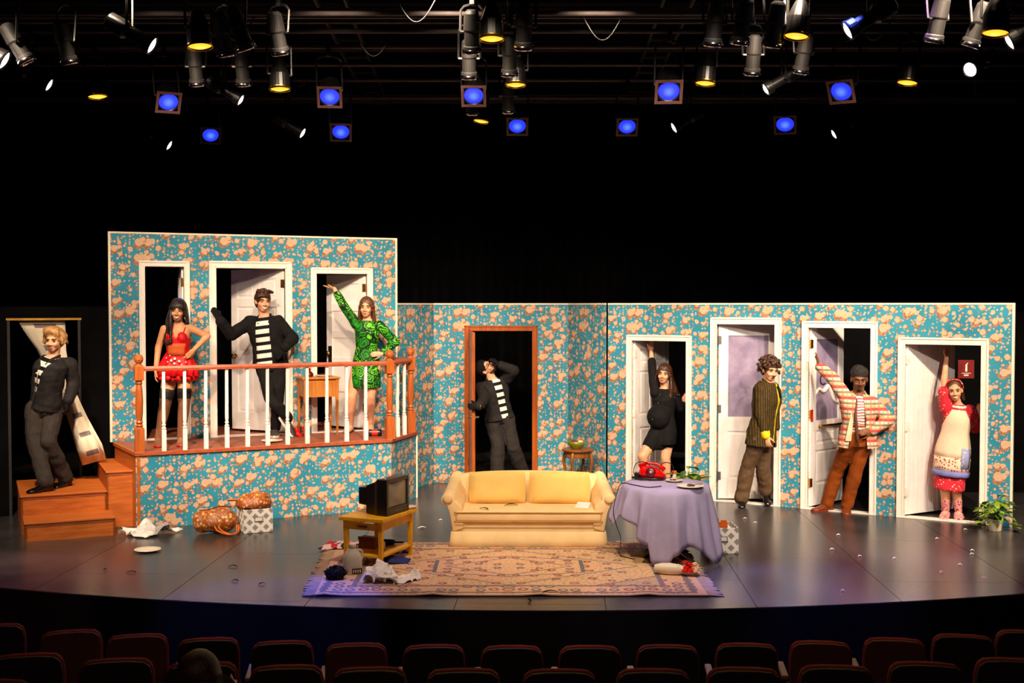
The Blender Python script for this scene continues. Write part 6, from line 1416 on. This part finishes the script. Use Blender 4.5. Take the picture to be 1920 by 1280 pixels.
tr = trousers(f, 'trouser_rust', .018, .03, pr=pr, wrinkle=.007)
for sx in (-.05, .055):
    b = MB(); b.tube([f.spine(.36)+f.fwd*.135+f.right*sx*1.1, f.spine(.6)+f.fwd*.15+f.right*sx, f.spine(.85)+f.fwd*.13+f.right*sx], .009, 6); f.raw(b, 'suspender', 'brown_tie', parent=tr)
b = MB(); b.tube([f.spine(.97)+f.fwd*.075+f.right*x for x in (-.06, -.02, .02, .06)], [.026, .01, .01, .026], 8); f.raw(b, 'bow_tie', 'brown_tie')
b = MB(); b.tube([f.spine(.9)+f.fwd*.12-f.right*.045, f.spine(.55)+f.fwd*.165-f.right*.06, f.spine(.1)+f.fwd*.175-f.right*.035, f.spine(-.16)+f.fwd*.17-f.right*.02], [.012, .016, .02, .004], 6); f.raw(b, 'scarf', 'brown_tie')
f.shoe('a', 'shoe_brown', sole='shoe_brown'); f.shoe('b', 'shoe_brown', sole='shoe_brown')
b = MB(); f.hell(b, (0, -.02, .052), .086, .10, .082, 22, 14); f.hell(b, (0, -.055, .0), .078, .062, .06); s_ = random.Random(4)
for i in range(120):
    an = s_.uniform(-math.pi, math.pi); el = s_.uniform(.3 if abs(an) < .8 else -.1, 1.5); p = f.h(math.sin(an)*math.cos(el)*.086, -.02+math.cos(an)*math.cos(el)*.10, .052+math.sin(el)*.082); b.ell(p, .009, .009, .009, n=6, k=5)
f.part(b, 'hair', 'hair_afro', .0075, .003, 0)

# ---- person in apron
f = Fig('person in a pink dress and patchwork apron with a red headscarf', 13.36, J_(head=(1790, 731, -.05), neck=(1796, 757, 0), sa=(1775, 765, 0), sb=(1819, 770, 0), ea=(1770, 714, .02), wa=(1775, 670, .14), eb=(1829, 803, .10), wb=(1835, 778, .22), ha=(1775, 846, 0), hb=(1798, 846, 0),
    ka=(1772, 908, -.06), aa=(1773, 956, 'G'), ta=(1757, 982, -.6), kb=(1792, 908, -.02), ab=(1797, 957, 'G'), tb=(1803, 985, -.6)), (-.22, -1, 0), (-.32, -.93, -.10), (-.1, 0, 1), .93, True, 'skin_light', 0)
f.body([('a', (.08, .3, 1), (.3, -.9, 0), -1, .3), ('b', (.1, .1, 1), (.6, .6, 0), 1, .3)]); f.features('hair_brown', 'lip', .5)
pr = [(-.80, .168, .15, .012), (-.62, .17, .152, .01), (-.45, .17, .148, .006), (-.22, .172, .142, 0), (-.02, .178, .134, -.008), (.10, .172, .128, -.005), (.40, .132, .10, .01), (.66, .142, .118, .018), (.74, .146, .124, .02), (.86, .142, .097, 0), (.95, .092, .075, 0), (.985, .07, .065, 0)]
b = MB(); f.torso(b, .012, prof=pr)
for k in 'ab': cap(b, f.spine(.85), f.J['s'+k], .055, .062)
dr_ = f.part(b, 'dress', 'pink_print', .009, .005, 3)
for k in 'ab': b = MB(); f.arm(b, k, .03, .30 if k == 'a' else .46, 0.0); f.part(b, 'sleeve', 'pink_print', .009, .006, 2, parent=dr_)
def apron_rings(ts, wid, grow):
    out = []
    for t in ts:
        pw = [q for q in pr if q[0] <= t][-1]; nx = [q for q in pr if q[0] > t][0]; u = (t-pw[0])/(nx[0]-pw[0]); w_ = pw[1]+(nx[1]-pw[1])*u+grow+.012; d_ = pw[2]+(nx[2]-pw[2])*u+grow+.012; sh = pw[3]+(nx[3]-pw[3])*u; am = wid(t); c = f.spine(t)+f.fwd*sh*f.sc
        out.append([c+f.right*(w_*f.sc**.5*math.sin(a_))+f.fwd*((d_+.008*math.sin(a_*9)*max(0, .4-t))*math.cos(a_)) for a_ in [(-am+2*am*i/24) for i in range(25)]])
    return out
ap = MB(); ap.loft(apron_rings([-.12, 0, .1, .25, .4, .55, .7, .82, .88], lambda t: 1.5 if t < .45 else 1.5-1.0*min(1, (t-.45)/.4), .014), False, False); ao = f.raw(ap, 'apron', 'apron_cream', solid=.006)
b = MB(); b.loft(apron_rings([-.40, -.3, -.2, -.11], lambda t: 1.5, .02), False, False); f.raw(b, 'print_band', 'apron_print', parent=ao, solid=.006)
b = MB(); b.loft(apron_rings([-.505, -.45, -.39], lambda t: 1.52, .026), False, False); f.raw(b, 'hem_band', 'apron_blue', parent=ao, solid=.006)
b = MB(); rr_ = apron_rings([-.32, -.1, .1], lambda t: 1.5, .026); b.loft([r_[15:21] for r_ in rr_], False, False); f.raw(b, 'pocket', 'patch_blue', parent=ao, solid=.006)
b = MB(); c0 = f.spine(.955); b.tube([c0+f.right*(.085*math.cos(q*.524))+f.fwd*(.085*math.sin(q*.524)+.01)-f.up*(.012*math.sin(q*.524)) for q in range(13)], .016, 8); f.raw(b, 'collar', 'collar_white', parent=dr_)
for k in 'ab':
    f.shoe(k, 'slipper_pink', .016, .7, .25, name='slipper'); b = MB(); f.leg(b, k, .006, 1.0, .8); f.part(b, 'sock', 'slipper_pink', .008)
b = MB(); f.haircap(b, .006); L1 = [f.h(-.07, -.02-.05*i/4, .0) for i in range(5)]; L2 = [D(1806+2*i/4, 744+1.5*i, 13.40) for i in range(5)]; strand_hair(f, b, L1, L2, .016, .01, .01)
f.part(b, 'hair', 'hair_brown', .008, .003, 1)
b = MB(); rings = []
for (y, g_) in ((.035, .0), (.01, .004), (-.03, .004)): rings.append([f.h(.089*math.sin(a_), y+.02*math.cos(a_)-.01, .03+.092*math.cos(a_)) for a_ in [-1.75+3.5*i/20 for i in range(21)]])
b.loft(rings, False, False); f.raw(b, 'headscarf', 'scarf_print', solid=.010)

# ---- head of an audience member in the third row
c_ = D(375, 1272, 5.82).x; az = HZ[2]+.088*.98
f = Fig('audience member with dark hair seen from behind in the seats', 5.82, J_(head=(375, 1272, 0), neck=Vector((c_, 5.85, .47)), sa=Vector((c_-.13, 5.87, .41)), sb=Vector((c_+.13, 5.87, .41)), ea=Vector((c_-.12, 6.06, .30)), wa=Vector((c_-.06, 6.24, .38)), eb=Vector((c_+.12, 6.06, .30)), wb=Vector((c_+.06, 6.24, .38)), ha=Vector((c_-.075, 6.17, .25)), hb=Vector((c_+.075, 6.17, .25)),
    ka=Vector((c_-.09, 6.48, .24)), aa=Vector((c_-.09, 6.31, az)), ta=Vector((c_-.09, 6.9, HZ[2])), kb=Vector((c_+.09, 6.48, .24)), ab=Vector((c_+.09, 6.31, az)), tb=Vector((c_+.09, 6.9, HZ[2]))), (0, 1, .3), (0, 1, 0), (0, 0, 1), .98, True, 'skin_light', HZ[2])
f.body([('a', (0, 1, -.2), (1, 0, 0), 1, .4), ('b', (0, 1, -.2), (-1, 0, 0), 1, .4)], .010); f.features()
b = MB(); f.torso(b, .02); 
for k in 'ab': cap(b, f.spine(.84), f.J['s'+k], .06, .07); f.arm(b, k, .016, .95)
f.part(b, 'sweater', 'black_knit', .012, .004); trousers(f, 'trouser_black', .02, .02)
b = MB(); f.haircap(b, .02); L1 = [f.h(.085*math.sin(a_), -.03-.08*math.cos(a_), .04) for a_ in [-1.7+3.4*i/12 for i in range(13)]]; L2 = [f.h(.10*math.sin(a_), -.04-.09*math.cos(a_), -.2) for a_ in [-1.7+3.4*i/12 for i in range(13)]]; strand_hair(f, b, L1, L2, .026, .02, .0); f.part(b, 'hair', 'hair_dark_brown', .010, .004, 1)
